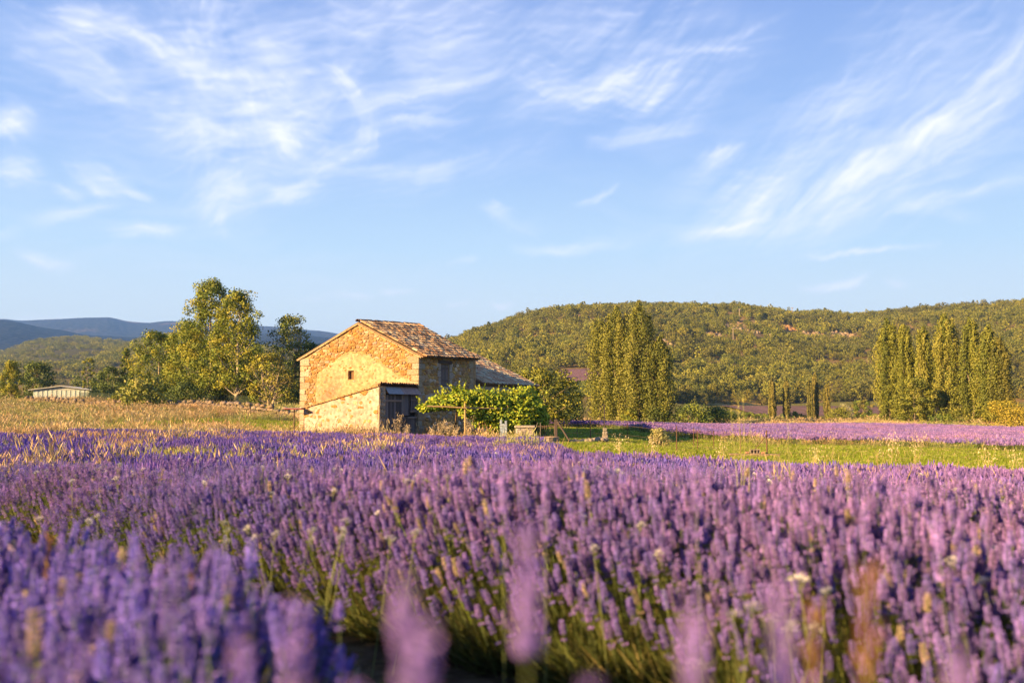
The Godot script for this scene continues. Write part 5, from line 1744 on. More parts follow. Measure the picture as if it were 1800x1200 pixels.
	for c in [Color(0.720, 0.548, 0.365), Color(0.720, 0.635, 0.444), Color(0.711, 0.459, 0.300), Color(0.644, 0.423, 0.270), Color(0.720, 0.706, 0.492), Color(0.474, 0.318, 0.207), Color(0.720, 0.511, 0.317)]: tiles.append(tile_mesh(0.43, 0.078, 0.094, c))
	tile_slope(wroof, Vector3(-4.28, 5.04, -L - 0.48), wd, -Z, wspan + 0.04, 7.9, 0, func(s: float, c: float) -> float: return 0.0)
	var wb := MB.new(); plank(wb, Vector3(-0.02, 2.78, -14.1), Vector3(0.1, 2.93, -L - 0.5), Color(0.3, 0.24, 0.18)); part("eaves_board", wb, M.wood, h)
	# --- the lean-to before the gable
	var lw := MB.new()
	lw.col = Color(0.52, 0.38, 0.24)
	var top_l := 1.52
	var top_r := 2.56
	prism(lw, PackedVector2Array([Vector2(-LEAN_W, -0.4), Vector2(0, -0.4), Vector2(0, top_r), Vector2(-LEAN_W, top_l)]), Vector3(0, 0, OUT), X, Y, Z, -0.45, 0.0)
	lw.abox(Vector3(-LEAN_W, -0.4, 0.02), Vector3(-LEAN_W + 0.4, top_l, OUT - 0.45))
	lw.abox(Vector3(-0.4, -0.4, 3.04), Vector3(-0.003, top_r - 0.02, OUT - 0.45))
	lw.abox(Vector3(-0.35, 2.24, 0.02), Vector3(-0.12, top_r - 0.03, 3.04))
	var lean := part("lean_to_wall", lw, M.mortar, h)
	var face_ := PackedVector2Array([Vector2(-LEAN_W, -0.3), Vector2(-0.02, -0.3), Vector2(-0.02, top_r - 0.03), Vector2(-LEAN_W, top_l - 0.03)])
	plaster("lime_plaster", face_, PackedVector2Array(), Vector3(0, 0, OUT), X, Y, Z, 0.018, [Color(0.46, 0.375, 0.325), Color(0.56, 0.48, 0.43), Color(0.36, 0.28, 0.24)], Vector2(-2.0, 0.6), 0.1, lean)
	lay(rubble(Vector2(-LEAN_W, 0), Vector2(0, top_r), 0.30, 0.22, 0.1, 0.035), face_, [], lean, Vector3(0, 0, OUT), X, Y, Z, [Color(0.52, 0.27, 0.09), Color(0.5, 0.3, 0.12), Color(0.55, 0.36, 0.16), Color(0.62, 0.5, 0.35)], 40, 0.8, 0.36)
	lay(rubble(Vector2(-LEAN_W, 0), Vector2(0, top_r), 0.14, 0.1, 0.1, 0.016), face_, [], lean, Vector3(0, 0, OUT), X, Y, Z, cream + [ochre[0], ochre[6]], 0, 0.6, 0.16)
	lay(rubble(Vector2(-OUT, 0), Vector2(-3.04, top_r), 0.26, 0.18, 0.05, 0.014), rect(-OUT + 0.02, 0, -3.06, top_r - 0.05), [], lean, Vector3.ZERO, -Z, Y, X, [Color(0.4, 0.36, 0.31), Color(0.33, 0.3, 0.26), Color(0.45, 0.38, 0.28)], 12)
	var lr := MB.new()
	lr.col = Color(0.3, 0.18, 0.11)
	var ls := atan((top_r - top_l) / LEAN_W)
	var ld := Vector3(-cos(ls), -sin(ls), 0)
	slab.call(lr, Vector3(0.06, top_r + 0.02, 0), ld, (LEAN_W + 0.2) / cos(ls), OUT + 0.05, 0.03, 0.05, 0.0, 0.0)
	var lroof := part("lean_to_roof", lr, M.tile, h)
	var ends := tiles
	tiles = []
	for c in [Color(0.4, 0.25, 0.15), Color(0.2, 0.14, 0.1), Color(0.46, 0.3, 0.18), Color(0.3, 0.19, 0.12)]: tiles.append(tile_mesh(0.43, 0.09, 0.078, c))
	for c in 17:
		for r in 11:
			if r > 0: continue
			var t := part_of("tile", pick(tiles), lroof, Vector3(0.1, top_r + 0.1, 0) + ld * r * 0.4 + Vector3(rr(-0.03, 0.03), rr(-0.01, 0.03), OUT + 0.0 - c * 0.21))
			t.basis = Basis(ld, Vector3(-sin(ls), cos(ls), 0), Vector3(0, 0, -1)) * Basis(Y, rr(-0.06, 0.06))
	for c in 11:    # ochre slabs closing the sloping edge
		var v := MB.new()
		v.col = vary(Color(0.56, 0.37, 0.19), 0.15)
		v.box(Vector3(-0.2, top_r - 0.015, OUT) + ld * c * 0.39, ld * -0.18, Vector3(-sin(ls), cos(ls), 0) * rr(0.03, 0.045), Vector3(0, 0, 0.09))
		part("verge_slab", v, M.stone, h)
	# --- its plank doors
	var gap := MB.new(); gap.col = Color(0.03, 0.03, 0.03); gap.abox(Vector3(-0.2, -0.2, 0.03), Vector3(-0.17, 2.24, 3.03)); part("doorway", gap, M.wood, h)
	var dark_wood := [Color(0.2, 0.19, 0.2), Color(0.25, 0.24, 0.25), Color(0.15, 0.145, 0.15), Color(0.3, 0.29, 0.29)]
	var hinge := func(o: Node3D, planks: int, z0: float, z1: float, y0: float, y1: float, x0: float) -> void:
		for j in planks:
			var p := MB.new()
			var wz := (z1 - z0) / planks
			plank(p, Vector3(x0 - 0.03 + rr(-0.004, 0.004), y0 + rr(-0.02, 0.02), z0 + j * wz + 0.005), Vector3(x0 + rr(0, 0.006), y1 + rr(-0.015, 0.01), z0 + (j + 1) * wz - 0.005), vary(pick(dark_wood), 0.2))
			part("plank", p, M.wood, o)
	var d1 := Node3D.new(); d1.name = "tall_door_leaf"; h.add_child(d1); hinge.call(d1, 9, 1.45, 3.02, -0.1, 2.18, -0.08)
	var d2 := Node3D.new(); d2.name = "lower_door_leaf"; h.add_child(d2); hinge.call(d2, 8, 0.03, 1.43, -0.1, 1.12, -0.075)
	var d3 := Node3D.new(); d3.name = "upper_door_leaf"; h.add_child(d3); hinge.call(d3, 5, 0.66, 1.43, 1.16, 2.2, -0.09)
	var d4 := Node3D.new(); d4.name = "door_hatch"; h.add_child(d4); hinge.call(d4, 4, 0.04, 0.64, 1.3, 2.2, -0.05)
	for row in [[d1, 1.45, 3.02, 1.83, 0.1, Color(0.42, 0.34, 0.31)], [d4, 0.03, 0.66, 1.9, 0.07, Color(0.36, 0.29, 0.26)], [d4, 0.03, 0.68, 1.33, 0.07, Color(0.42, 0.36, 0.32)], [d2, 0.03, 0.9, 1.02, 0.08, Color(0.4, 0.35, 0.31)]]:
		var p := MB.new(); plank(p, Vector3(-0.07, row[3], row[1]), Vector3(-0.022, row[3] + row[4], row[2]), row[5]); part("crossbar", p, M.wood, row[0])
	var post := MB.new(); plank(post, Vector3(-0.05, 1.4, 0.31), Vector3(-0.02, 2.19, 0.37), Color(0.36, 0.3, 0.27)); part("upright", post, M.wood, d4)
	# metal sheets over the doors
	for row in [[1.68, 3.06, Color(0.32, 0.36, 0.43), "grey_sheet"], [-0.02, 1.68, Color(0.42, 0.29, 0.26), "rusty_sheet"]]:
		var s := MB.new()
		s.col = row[2]
		var n := 14
		for j in n:
			var z0: float = lerpf(row[0], row[1], float(j) / n)
			var z1: float = lerpf(row[0], row[1], float(j + 1) / n)
			var a: float = (0.012 if j % 2 == 0 else 0.0) if row[3] == "rusty_sheet" else 0.0
			var b2: float = (0.012 if j % 2 == 1 else 0.0) if row[3] == "rusty_sheet" else 0.0
			s.col = vary(row[2], 0.14 if row[3] == "rusty_sheet" else 0.04)
			s.quad(Vector3(0.2 + a, 2.2, z1), Vector3(0.2 + b2, 2.2, z0), Vector3(-0.06 + b2, 2.56, z0), Vector3(-0.06 + a, 2.56, z1))
			s.quad(Vector3(0.2 + b2, 2.192, z0), Vector3(0.2 + a, 2.192, z1), Vector3(-0.06 + a, 2.552, z1), Vector3(-0.06 + b2, 2.552, z0))
		part(row[3], s, M.metal, h)

# ---------------------------------------------------------------- the vine and the things about the farmyard
func vine_leaf(b: MB, p: Vector3, dir: Vector3, side: Vector3, out: Vector3, s: float) -> void:
	# five lobes round a middle
	var k := b.v.size()
	var nn := side.cross(dir).normalized()
	if nn.dot(out) < 0.0:
		side = -side
		nn = -nn
	nn = nn.lerp(out, 0.45).normalized()
	b.vert(p + dir * s * 0.35, nn)
	for q in [[0.0, 0.12], [0.42, -0.02], [0.5, 0.38], [0.34, 0.52], [0.3, 0.8], [0.0, 1.05], [-0.3, 0.8], [-0.34, 0.52], [-0.5, 0.38], [-0.42, -0.02]]:
		b.vert(p + side * s * float(q[0]) + dir * s * float(q[1]) - out * s * 0.12 * absf(float(q[0])), nn)
	for j in 10: b.face(k, k + 1 + j, k + 1 + (j + 1) % 10)

func make_vine() -> void:
	var at := spot(-1.0, 48.0)
	var vine := thing("grape_vine", "bright green grape vine sprawling over the pole frame along the shaded house wall", "vine", at)
	var lobes := [
		[-3.15, 2.55, 47.7, 0.9, 0.36, 0.7], [-3.95, 2.32, 47.3, 0.55, 0.2, 0.4], [-2.5, 2.72, 47.8, 0.85, 0.4, 0.9], [-2.55, 3.0, 48.2, 0.4, 0.3, 0.4], [-1.7, 2.75, 48.2, 1.0, 0.42, 1.1], [-0.9, 2.55, 48.4, 0.95, 0.62, 1.1], [-0.1, 2.5, 48.6, 0.85, 0.6, 1.0],
		[0.55, 2.75, 49.0, 0.75, 0.55, 0.9], [1.0, 2.2, 49.0, 0.72, 0.8, 0.9], [0.35, 1.95, 48.2, 0.8, 0.7, 0.7], [-0.5, 1.85, 48.0, 0.7, 0.55, 0.7], [-1.1, 1.95, 47.8, 0.6, 0.35, 0.6], [-1.95, 2.15, 47.5, 0.7, 0.32, 0.6], [1.35, 1.75, 49.0, 0.5, 0.5, 0.7], [-0.9, 1.35, 47.9, 0.3, 0.4, 0.35], [0.85, 3.1, 49.3, 0.35, 0.25, 0.4], [-0.45, 1.4, 47.9, 0.6, 0.45, 0.5], [0.3, 1.5, 47.75, 0.55, 0.5, 0.45], [1.25, 1.35, 48.7, 0.45, 0.45, 0.5], [-1.5, 1.75, 47.8, 0.5, 0.4, 0.45]]
	var crown := MB.new()
	var tones := [Color(0.161, 0.241, 0.020), Color(0.218, 0.299, 0.022), Color(0.115, 0.190, 0.018), Color(0.276, 0.333, 0.028), Color(0.345, 0.356, 0.033)]
	for l in lobes:
		var c := Vector3(l[0], l[1], -l[2]) - at
		var n := int(820.0 * l[3] * (l[4] + l[5]) + 140)
		for k in n:
			var o := rdir()
			var bump := 1.0 + 0.22 * noise_b.get_noise_3d(o.x * 40 + c.x * 30, o.y * 40, o.z * 40)
			var q := o * bump * pow(rng.randf(), 0.28)
			var p := c + Vector3(q.x * l[3], q.y * l[4], q.z * l[5])
			var hang := (o * 0.8 + Vector3(0, -0.55, 0) + rdir() * 0.7).normalized()
			crown.col = vary(pick(tones), 0.2)
			vine_leaf(crown, p, hang, hang.cross((o + rdir() * 0.6).normalized()).normalized(), o, rr(0.075, 0.14))
	for k in 46:     # shoots that stick out
		var l: Array = lobes[k % 13]
		var a := rr(0, TAU)
		var c := Vector3(l[0] + cos(a) * l[3] * 0.8, l[1] + l[4] * 0.8, -l[2] + sin(a) * l[5] * 0.8) - at
		var dir := Vector3(cos(a) * 0.6, rr(0.3, 1.2), sin(a) * 0.6).normalized()
		for j in 7:
			crown.col = vary(tones[3], 0.2)
			var o := rdir()
			vine_leaf(crown, c + dir * j * 0.065, (dir + o * 0.9).normalized(), dir.cross(o).normalized(), o, 0.12 - j * 0.009)
	part("leaves", crown, M.leaf, vine)
	var wood := MB.new()
	wood.col = Color(0.22, 0.16, 0.1)
	for row in [[-0.2, 48.9, -1.6, 2.5, 48.0], [0.1, 49.0, 0.4, 2.6, 49.0], [0.0, 48.9, -0.5, 2.5, 48.4], [-2.9, 49.6, -2.6, 2.8, 48.0]]:
		limb(wood, spot(row[0], row[1]) - at, Vector3(row[2], row[3], -row[4]) - at, 0.05, 0.02, 0.2, 6)
	part("stem", wood, M.bark, vine)
	# the frame of poles under it
	var fr := thing("vine_frame", "pole frame of peeled wood carrying the left end of the grape vine", "pergola", spot(-2.22, 47.0))
	var o := fr.position
	var pole := Color(0.5, 0.36, 0.17)
	for row in [["front_post", Vector3(-2.17, 0.4, -46.4), Vector3(-2.19, 2.5, -46.4), 0.05], ["front_rail", Vector3(-3.95, 2.36, -46.2), Vector3(-2.12, 2.28, -46.3), 0.04], ["cross_rail", Vector3(-2.2, 2.3, -46.4), Vector3(-1.2, 2.45, -50.2), 0.04], ["rear_post", Vector3(-0.2, 0.4, -47.7), Vector3(-0.2, 2.4, -47.7), 0.05], ["right_rail", Vector3(-2.15, 2.28, -46.5), Vector3(1.2, 2.2, -48.6), 0.035]]:
		var b := MB.new()
		b.col = vary(pole, 0.1)
		b.tube([row[1] - o, (row[1] + row[2]) / 2.0 - o + Vector3(0, 0.012, 0.01), row[2] - o], [row[3], row[3] * 0.93, row[3] * 0.85], 8)
		part(row[0], b, M.bark, fr)

func post(label: String, x: float, d: float, h: float, r: float, col: Color, lean := 0.0, called := "fence_post") -> Node3D:
	var o := thing(called, label, "post", spot(x, d), 0.0, "fence posts between the lavender and the meadow")
	var b := MB.new()
	b.col = col
	b.tube([Vector3(0, -0.3, 0), Vector3(lean * h * 0.5, h * 0.5, 0.01), Vector3(lean * h, h, 0)], [r, r * 0.97, r * 0.9], 6)
	part("shaft", b, M.wood, o)
	var c := MB.new()
	c.col = Color(col.r * 0.8, col.g * 0.75, col.b * 0.7)
	c.tube([Vector3(lean * h, h - 0.002, 0), Vector3(lean * h, h + r * 0.7, 0)], [r * 1.05, r * 0.7], 6)
	part("post_top", c, M.wood, o)
	return o

func make_yard() -> void:
	var rust := Color(0.2, 0.12, 0.085)
	# wire fence
	var posts := [
		[3.72, 57.0, 1.1, 0.02, rust, 0.0, "thin rusty fence post nearest the wooden post with the brace"], [3.92, 50.0, 1.25, 0.028, rust, 0.01, "second rusty fence post, left of the tall dark one"], [5.0, 54.0, 2.0, 0.03, Color(0.12, 0.1, 0.1), 0.0, "tall dark fence post beside the low stone pier"],
		[6.7, 58.0, 1.05, 0.022, rust, 0.0, "thin rusty fence post left of the pale olive bush"], [7.65, 46.5, 1.0, 0.024, rust, 0.02, "thin post right in front of the pale olive bush"], [7.5, 45.5, 1.2, 0.024, rust, 0.0, "rusty fence post just right of the pale olive bush"], [10.0, 55.0, 1.15, 0.024, rust, 0.0, "rusty fence post halfway between olive bush and breeze block, farther one"],
		[9.1, 49.0, 1.0, 0.024, rust, 0.0, "short rusty fence post halfway between olive bush and breeze block, nearer one"], [10.1, 50.0, 1.05, 0.022, rust, -0.02, "leaning rusty post left of the breeze block slab"], [10.4, 45.5, 1.25, 0.026, rust, 0.0, "tall rusty post at the left end of the breeze block slab"], [11.6, 45.5, 1.2, 0.04, rust, 0.0, "rightmost, thickest rusty post at the end of the wire fence"]]
	for r in posts: post(r[6], r[0], r[1], r[2], r[3], r[4], r[5])
	var br := MB.new()
	br.col = rust
	var end := thing("brace_pole", "thin brace leaning on the rightmost post of the wire fence", "brace", spot(11.6, 45.5))
	br.tube([Vector3(-0.75, 0.15, 0.1), Vector3(-0.03, 1.0, 0.06)], [0.018, 0.018], 5)
	part("rod", br, M.wood, end)
	var wires := thing("fence_wire", "two thin rusty strands of wire between the fence posts", "wire", spot(7.5, 46.0))
	for hgt in [0.5, 0.95]:
		var b := MB.new()
		b.col = rust
		var pts := []
		var rad := []
		for q in [[2.1, 47.4], [3.92, 50.0], [5.6, 48.5], [7.5, 45.5], [9.1, 47.5], [10.4, 45.5], [11.6, 45.5]]:
			pts.append(spot(q[0], q[1], hgt) - wires.position); rad.append(0.005)
		b.tube(pts, rad, 4)
		part("strand", b, M.metal, wires)
	# the stout wooden post with its brace, and the iron railing to its left
	var wp := thing("gate_post", "stout dark wooden post with a slanting brace right of the iron railing", "post", spot(2.07, 47.0))
	var b1 := MB.new(); b1.col = Color(0.13, 0.105, 0.095); b1.bbox(Vector3(-0.07, -0.3, -0.07), Vector3(0.07, 1.15, 0.07), 0.015); part("upright", b1, M.wood, wp)
	var b2 := MB.new(); b2.col = Color(0.15, 0.12, 0.105)
	b2.tube([Vector3(0.06, 1.05, 0.03), Vector3(0.4, 0.5, 0.15), Vector3(0.78, -0.12, 0.3)], [0.045, 0.045, 0.05], 6); part("brace", b2, M.wood, wp)
	var rl := thing("iron_railing", "low rusty iron railing with upright bars between cistern and wooden post", "railing", spot(1.5, 47.4))
	for j in 11:
		var b := MB.new(); b.col = rust
		b.tube([Vector3(-0.4 + j * 0.09, 0.05, 0), Vector3(-0.4 + j * 0.09 + rr(-0.01, 0.01), 0.86 + rr(-0.02, 0.02), 0)], [0.011, 0.011], 5)
		part("bar", b, M.metal, rl)
	for yy in [0.14, 0.78]:
		var b := MB.new(); b.col = rust; b.bbox(Vector3(-0.42, yy, -0.012), Vector3(0.54, yy + 0.035, 0.012), 0.004); part("rail", b, M.metal, rl)
	# cistern of rough stone under the vine
	var ci := thing("stone_cistern", "rough grey stone cistern under the right end of the vine", "cistern", spot(0.62, 47.2))
	var body := MB.new(); body.col = Color(0.4, 0.37, 0.33); body.bbox(Vector3(-0.45, -0.3, -0.5), Vector3(0.42, 0.72, 0.35), 0.05); part("body", body, M.mortar, ci)
	var cap := MB.new(); cap.col = Color(0.5, 0.45, 0.38); cap.bbox(Vector3(-0.5, 0.72, -0.55), Vector3(0.47, 0.84, 0.4), 0.03); part("rim", cap, M.stone, ci)
	lay(rubble(Vector2(-0.45, 0), Vector2(0.42, 0.7), 0.24, 0.17, 0.0, 0.02), rect(-0.42, -0.1, 0.4, 0.7), [], ci, Vector3(0, 0, 0.345), Vector3(1, 0, 0), Vector3.UP, Vector3(0, 0, 1), [Color(0.42, 0.39, 0.35), Color(0.36, 0.33, 0.3), Color(0.5, 0.45, 0.38)], 20, 0.7)
	for row in [[0.5, "dark iron rod leaning on the right side of the cistern", 0.16], [0.72, "dark post between cistern and iron railing", 0.0]]:
		var p := thing("iron_rod", row[1], "rod", spot(0.62 + row[0], 47.0))
		var b := MB.new(); b.col = Color(0.09, 0.075, 0.07)
		b.tube([Vector3(-row[2] * 2.0, -0.2, 0.2), Vector3(row[2] * 0.6, 0.98, -0.05)], [0.03, 0.026], 6); part("shaft", b, M.metal, p)
	# faded blue boards hanging under the vine
	var bl := thing("blue_board_gate", "narrow faded light blue board gate under the vine left of the cistern", "gate", spot(-0.4, 47.2))
	for j in 3:
		var b := MB.new()
		plank(b, Vector3(-0.17 + j * 0.115, -0.2, 0), Vector3(-0.065 + j * 0.115, 1.0 + rr(-0.1, 0.12), 0.025), vary(Color(0.36, 0.46, 0.62), 0.1))
		part("board", b, M.paint, bl)
	for yy in [0.3, 0.8]:
		var b := MB.new(); plank(b, Vector3(-0.18, yy, 0.026), Vector3(0.17, yy + 0.07, 0.05), Color(0.4, 0.48, 0.6)); part("crosspiece", b, M.paint, bl)
	# round basin of bricks
	var ba := thing("round_basin", "low curved brick edging of a round basin before the iron railing", "basin", spot(1.55, 46.4))
	for j in 22:
		var a := TAU * j / 22
		var b := MB.new()
		b.col = vary(pick([Color(0.5, 0.4, 0.32), Color(0.45, 0.32, 0.25), Color(0.55, 0.47, 0.38)]), 0.1)
		b.box(Vector3(cos(a) * 0.55, 0.2, sin(a) * 0.55), Vector3(cos(a), 0, sin(a)) * 0.07, Vector3(0, 0.14, 0), Vector3(-sin(a), 0, cos(a)) * 0.072)
		part("brick", b, M.stone, ba)
	# low mound of stones with a little pier
	var mo := thing("stone_mound", "low grey stone slab mound with a small rough pier at its right end", "stones", spot(3.9, 48.6))
	for j in 16:
		var b := MB.new()
		b.col = vary(pick([Color(0.42, 0.38, 0.32), Color(0.36, 0.32, 0.27), Color(0.48, 0.42, 0.34)]), 0.1)
		boulder(b, Vector3.ZERO, Vector3(rr(0.14, 0.26), rr(0.09, 0.16), rr(0.14, 0.22)))
		b.smooth()
		part("stone", b, M.stone, mo, Vector3(-1.0 + j * 0.105, 0.06 + 0.18 * j / 16.0, rr(-0.25, 0.25)))
	for j in 4:
		var b := MB.new()
		b.col = vary(Color(0.4, 0.35, 0.29), 0.12)
		var s := 0.24 - j * 0.028
		b.bbox(Vector3(0.62 - s * 0.6, 0.1 + j * 0.17, -s * 0.6), Vector3(0.62 + s * 0.7, 0.268 + j * 0.17, s * 0.7), 0.03)
		part("pier_stone", b, M.stone, mo)
	# slab with breeze block and two bricks
	var sb := thing("garden_slab", "low earthen slab edge at the right end of the wire fence", "slab", spot(10.9, 45.2))
	for j in 5:
		var b := MB.new(); b.col = vary(Color(0.42, 0.31, 0.2), 0.1); b.bbox(Vector3(-1.1 + j * 0.45, -0.2, -0.4), Vector3(-0.66 + j * 0.45, 0.16 + rr(-0.02, 0.02), 0.3), 0.03); part("block", b, M.stone, sb)
	var bb := thing("breeze_block", "grey brown hollow breeze block lying on the low slab", "block", spot(10.95, 45.1, 0.17))
	var bk := MB.new()
	bk.col = Color(0.4, 0.33, 0.27)
	for xx in [-0.22, -0.075, 0.075, 0.19]: bk.abox(Vector3(xx, 0, -0.1), Vector3(xx + 0.03, 0.2, 0.1))
	for yy in [0.0, 0.17]: bk.abox(Vector3(-0.219, yy + 0.001, -0.099), Vector3(0.219, yy + 0.03, 0.099))
	bk.abox(Vector3(-0.218, 0.031, -0.097), Vector3(0.218, 0.169, -0.07))
	part("shell", bk, M.stone, bb)
	for row in [[-0.35, "small broken brick left of the breeze block"], [0.36, "small rounded stone right of the breeze block"]]:
		var p := thing("brick", row[1], "brick", spot(10.95 + row[0], 45.05, 0.17))
		var b := MB.new(); b.col = Color(0.46, 0.27, 0.17); b.bbox(Vector3(-0.09, 0, -0.06), Vector3(0.09, 0.1, 0.06), 0.025); part("clay", b, M.stone, p)
	# the little table with a red edge left of the gable
	var ft := thing("red_edged_stand", "thin post with a flat red edged board top left of the lean-to", "stand", spot(-10.55, 48.3))
	var tb := MB.new(); tb.col = Color(0.32, 0.07, 0.06); tb.bbox(Vector3(-0.42, 1.36, -0.3), Vector3(0.42, 1.42, 0.3), 0.01); part("board", tb, M.paint, ft)
	var tt := MB.new(); tt.col = Color(0.5, 0.48, 0.48); tt.bbox(Vector3(-0.4, 1.422, -0.28), Vector3(0.4, 1.445, 0.28), 0.008); part("board_top", tt, M.metal, ft)
	var tl := MB.new(); tl.col = Color(0.22, 0.15, 0.12); tl.tube([Vector3(0, -0.3, 0), Vector3(0, 1.36, 0)], [0.03, 0.03], 6); part("leg", tl, M.wood, ft)
	# dry stone wall beyond the grass
	var dw := thing("dry_stone_wall", "low tumbled dry stone wall before the trees left of the farmhouse", "wall", spot(-30.0, 94.0))
	var line := [[-57.0, 117.0], [-46.0, 112.0], [-36.0, 103.0], [-30.0, 94.0], [-22.0, 86.0], [-17.5, 80.0], [-14.5, 72.0]]
	var stones := []
	for j in 8:
		var b := MB.new()
		b.col = vary(pick([Color(0.32, 0.27, 0.21), Color(0.38, 0.32, 0.24), Color(0.27, 0.23, 0.19), Color(0.34, 0.26, 0.18)]), 0.12)
		boulder(b, Vector3.ZERO, Vector3(rr(0.26, 0.4), rr(0.15, 0.22), rr(0.2, 0.3)))
		b.smooth()
		stones.append(b.mesh(M.stone))
	var made := 0
	for j in line.size() - 1:
		var a := Vector2(line[j][0], line[j][1])
		var e := Vector2(line[j + 1][0], line[j + 1][1])
		var n := int(a.distance_to(e) / 0.62)
		for q in n:
			for up in 3:
				if up == 2 and rng.randf() < 0.5: continue
				if made >= 295: break
				var p := a.lerp(e, (q + rr(0, 0.6)) / n)
				var t := part_of("stone", pick(stones), dw, spot(p.x, p.y, 0.1 + up * 0.3 + rr(-0.04, 0.04)) - dw.position)
				t.rotation = Vector3(rr(-0.2, 0.2), rr(0, TAU), rr(-0.2, 0.2))
				made += 1
	# green netting fence and the pale shed
	var nf := thing("green_net_fence", "dark green netting fence between the shed and the fig bush", "fence", spot(-45.0, 118.0))
	var net := StandardMaterial3D.new()
	net.albedo_color = Color(0.05, 0.14, 0.09, 0.55)
	net.transparency = BaseMaterial3D.TRANSPARENCY_ALPHA
	net.roughness = 0.9
	net.cull_mode = BaseMaterial3D.CULL_DISABLED
	var nl := [[-56.5, 130.0], [-51.0, 126.0], [-45.0, 121.0], [-39.5, 113.0], [-34.5, 108.0], [-27.0, 104.0]]
	for j in nl.size():
		var b := MB.new(); b.col = Color(0.12, 0.16, 0.12)
		b.tube([spot(nl[j][0], nl[j][1], -0.2) - nf.position, spot(nl[j][0], nl[j][1], 1.5) - nf.position], [0.03, 0.03], 5); part("post", b, M.metal, nf)
		if j + 1 < nl.size():
			var c := MB.new()
			for q in 4:
				var u0 := lerpf(nl[j][0], nl[j + 1][0], q / 4.0); var v0 := lerpf(nl[j][1], nl[j + 1][1], q / 4.0)
				var u1 := lerpf(nl[j][0], nl[j + 1][0], (q + 1) / 4.0); var v1 := lerpf(nl[j][1], nl[j + 1][1], (q + 1) / 4.0)
				c.quad(spot(u0, v0, 0.05) - nf.position, spot(u1, v1, 0.05) - nf.position, spot(u1, v1, 1.4) - nf.position, spot(u0, v0, 1.4) - nf.position)
			part("netting", c, net, nf)
	var sd := thing("metal_shed", "pale green white corrugated metal shed with a low roof at the far left", "shed", spot(-67.9, 150.0), 0.12)
	var inner := MB.new(); inner.col = Color(0.35, 0.4, 0.36); inner.abox(Vector3(-4.0, -0.5, -8.0), Vector3(4.0, 1.75, -0.06)); part("frame", inner, M.metal, sd)
	for j in 24:
		var b := MB.new()
		b.col = vary(Color(0.5, 0.62, 0.58) if j % 2 == 0 else Color(0.7, 0.78, 0.75), 0.06)
		var x0 := -4.02 + j * 0.335
		b.abox(Vector3(x0, -0.5, -0.05), Vector3(x0 + 0.325, 1.74, 0.02 if j % 2 == 0 else 0.07))
		part("wall_panel", b, M.paint, sd)
	var rf := MB.new()
	rf.col = Color(0.68, 0.72, 0.72)
	for s in [-1.0, 1.0]:
		var e := Vector3(s * 4.6, 1.72, 0)
		var m := Vector3(0, 2.32, 0)
		for zz in [[0.45, -8.4]]:
			var p := [e + Vector3(0, 0, zz[0]), m + Vector3(0, 0, zz[0]), m + Vector3(0, 0, zz[1]), e + Vector3(0, 0, zz[1])]
			var t := Vector3(0, 0.09, 0)
			if s < 0:
				rf.quad(p[0] + t, p[1] + t, p[2] + t, p[3] + t); rf.quad(p[3], p[2], p[1], p[0]); rf.quad(p[0], p[1], p[1] + t, p[0] + t)
			else:
				rf.quad(p[3] + t, p[2] + t, p[1] + t, p[0] + t); rf.quad(p[0], p[1], p[2], p[3]); rf.quad(p[1], p[0], p[0] + t, p[1] + t)
			rf.quad(p[3], p[0], p[0] + t, p[3] + t)
	part("roof", rf, M.metal, sd)
	var gb := MB.new(); gb.col = Color(0.56, 0.6, 0.57)
	gb.tri(Vector3(-4.0, 1.76, 0.03), Vector3(4.0, 1.76, 0.03), Vector3(0, 2.3, 0.03)); part("gable_panel", gb, M.paint, sd)
	# utility poles in the hill wood
	for row in [[0.223, 585, 9.5, "nearest wooden utility pole low on the wooded hill right of the middle poplars"], [0.2297, 700, 10.0, "utility pole higher up the wooded hill above the nearest pole"], [0.283, 800, 10.0, "topmost short utility pole near the crest of the hill"]]:
		var p := thing("utility_pole", row[3], "pole", Vector3(row[0] * row[1], hill_up(row[0], row[1]) - 0.5, -row[1]), 0.0, "utility poles on the wooded hill")
		var b := MB.new(); b.col = Color(0.5, 0.42, 0.34); b.tube([Vector3(0, 0, 0), Vector3(0, row[2], 0)], [0.3, 0.22], 6); part("shaft", b, M.wood, p)
		var c := MB.new(); c.col = Color(0.45, 0.38, 0.31); c.bbox(Vector3(-1.1, row[2] - 0.8, -0.12), Vector3(1.1, row[2] - 0.5, 0.12), 0.03); part("crossarm", c, M.wood, p)
	# wild oats and weeds that stand out
	var g := "clumps of wild oats with pale seed heads"
	var oats := [
		[-5.25, 46.0, 1.25, "bushy wild oat clump in front of the grey plank doors"], [-4.8, 45.4, 0.85, "lower wild oat clump right of the one before the doors"], [-3.35, 46.2, 1.15, "wild oat clump at the left side under the vine"], [-2.95, 46.0, 1.0, "wild oat clump between the vine's left edge and the frame post"], [-2.6, 45.6, 0.85, "short wild oat clump beside the frame post"],
		[-2.0, 44.5, 1.3, "tall leaning wild oat sheaf right of the frame post"], [-3.7, 45.8, 0.8, "low wild oat clump near the corner of the shaded wall"], [8.9, 23.6, 1.45, "tall wild oat before the meadow, right of the middle"], [9.9, 24.5, 1.3, "slanting wild oat before the meadow, right of the tallest one"], [7.6, 25.0, 1.1, "low wild oat at the left part of the meadow's near edge"],
		[11.4, 24.0, 1.0, "wild oat near the right end of the meadow's near edge"], [13.4, 26.5, 1.1, "wild oat at the right edge of the meadow"], [5.6, 27.0, 1.2, "thin wild oat in front of the breeze block slab"], [4.2, 30.0, 1.25, "straw coloured oat clump before the olive bush"], [3.4, 31.5, 1.1, "straw coloured oat clump left of the olive bush"]]
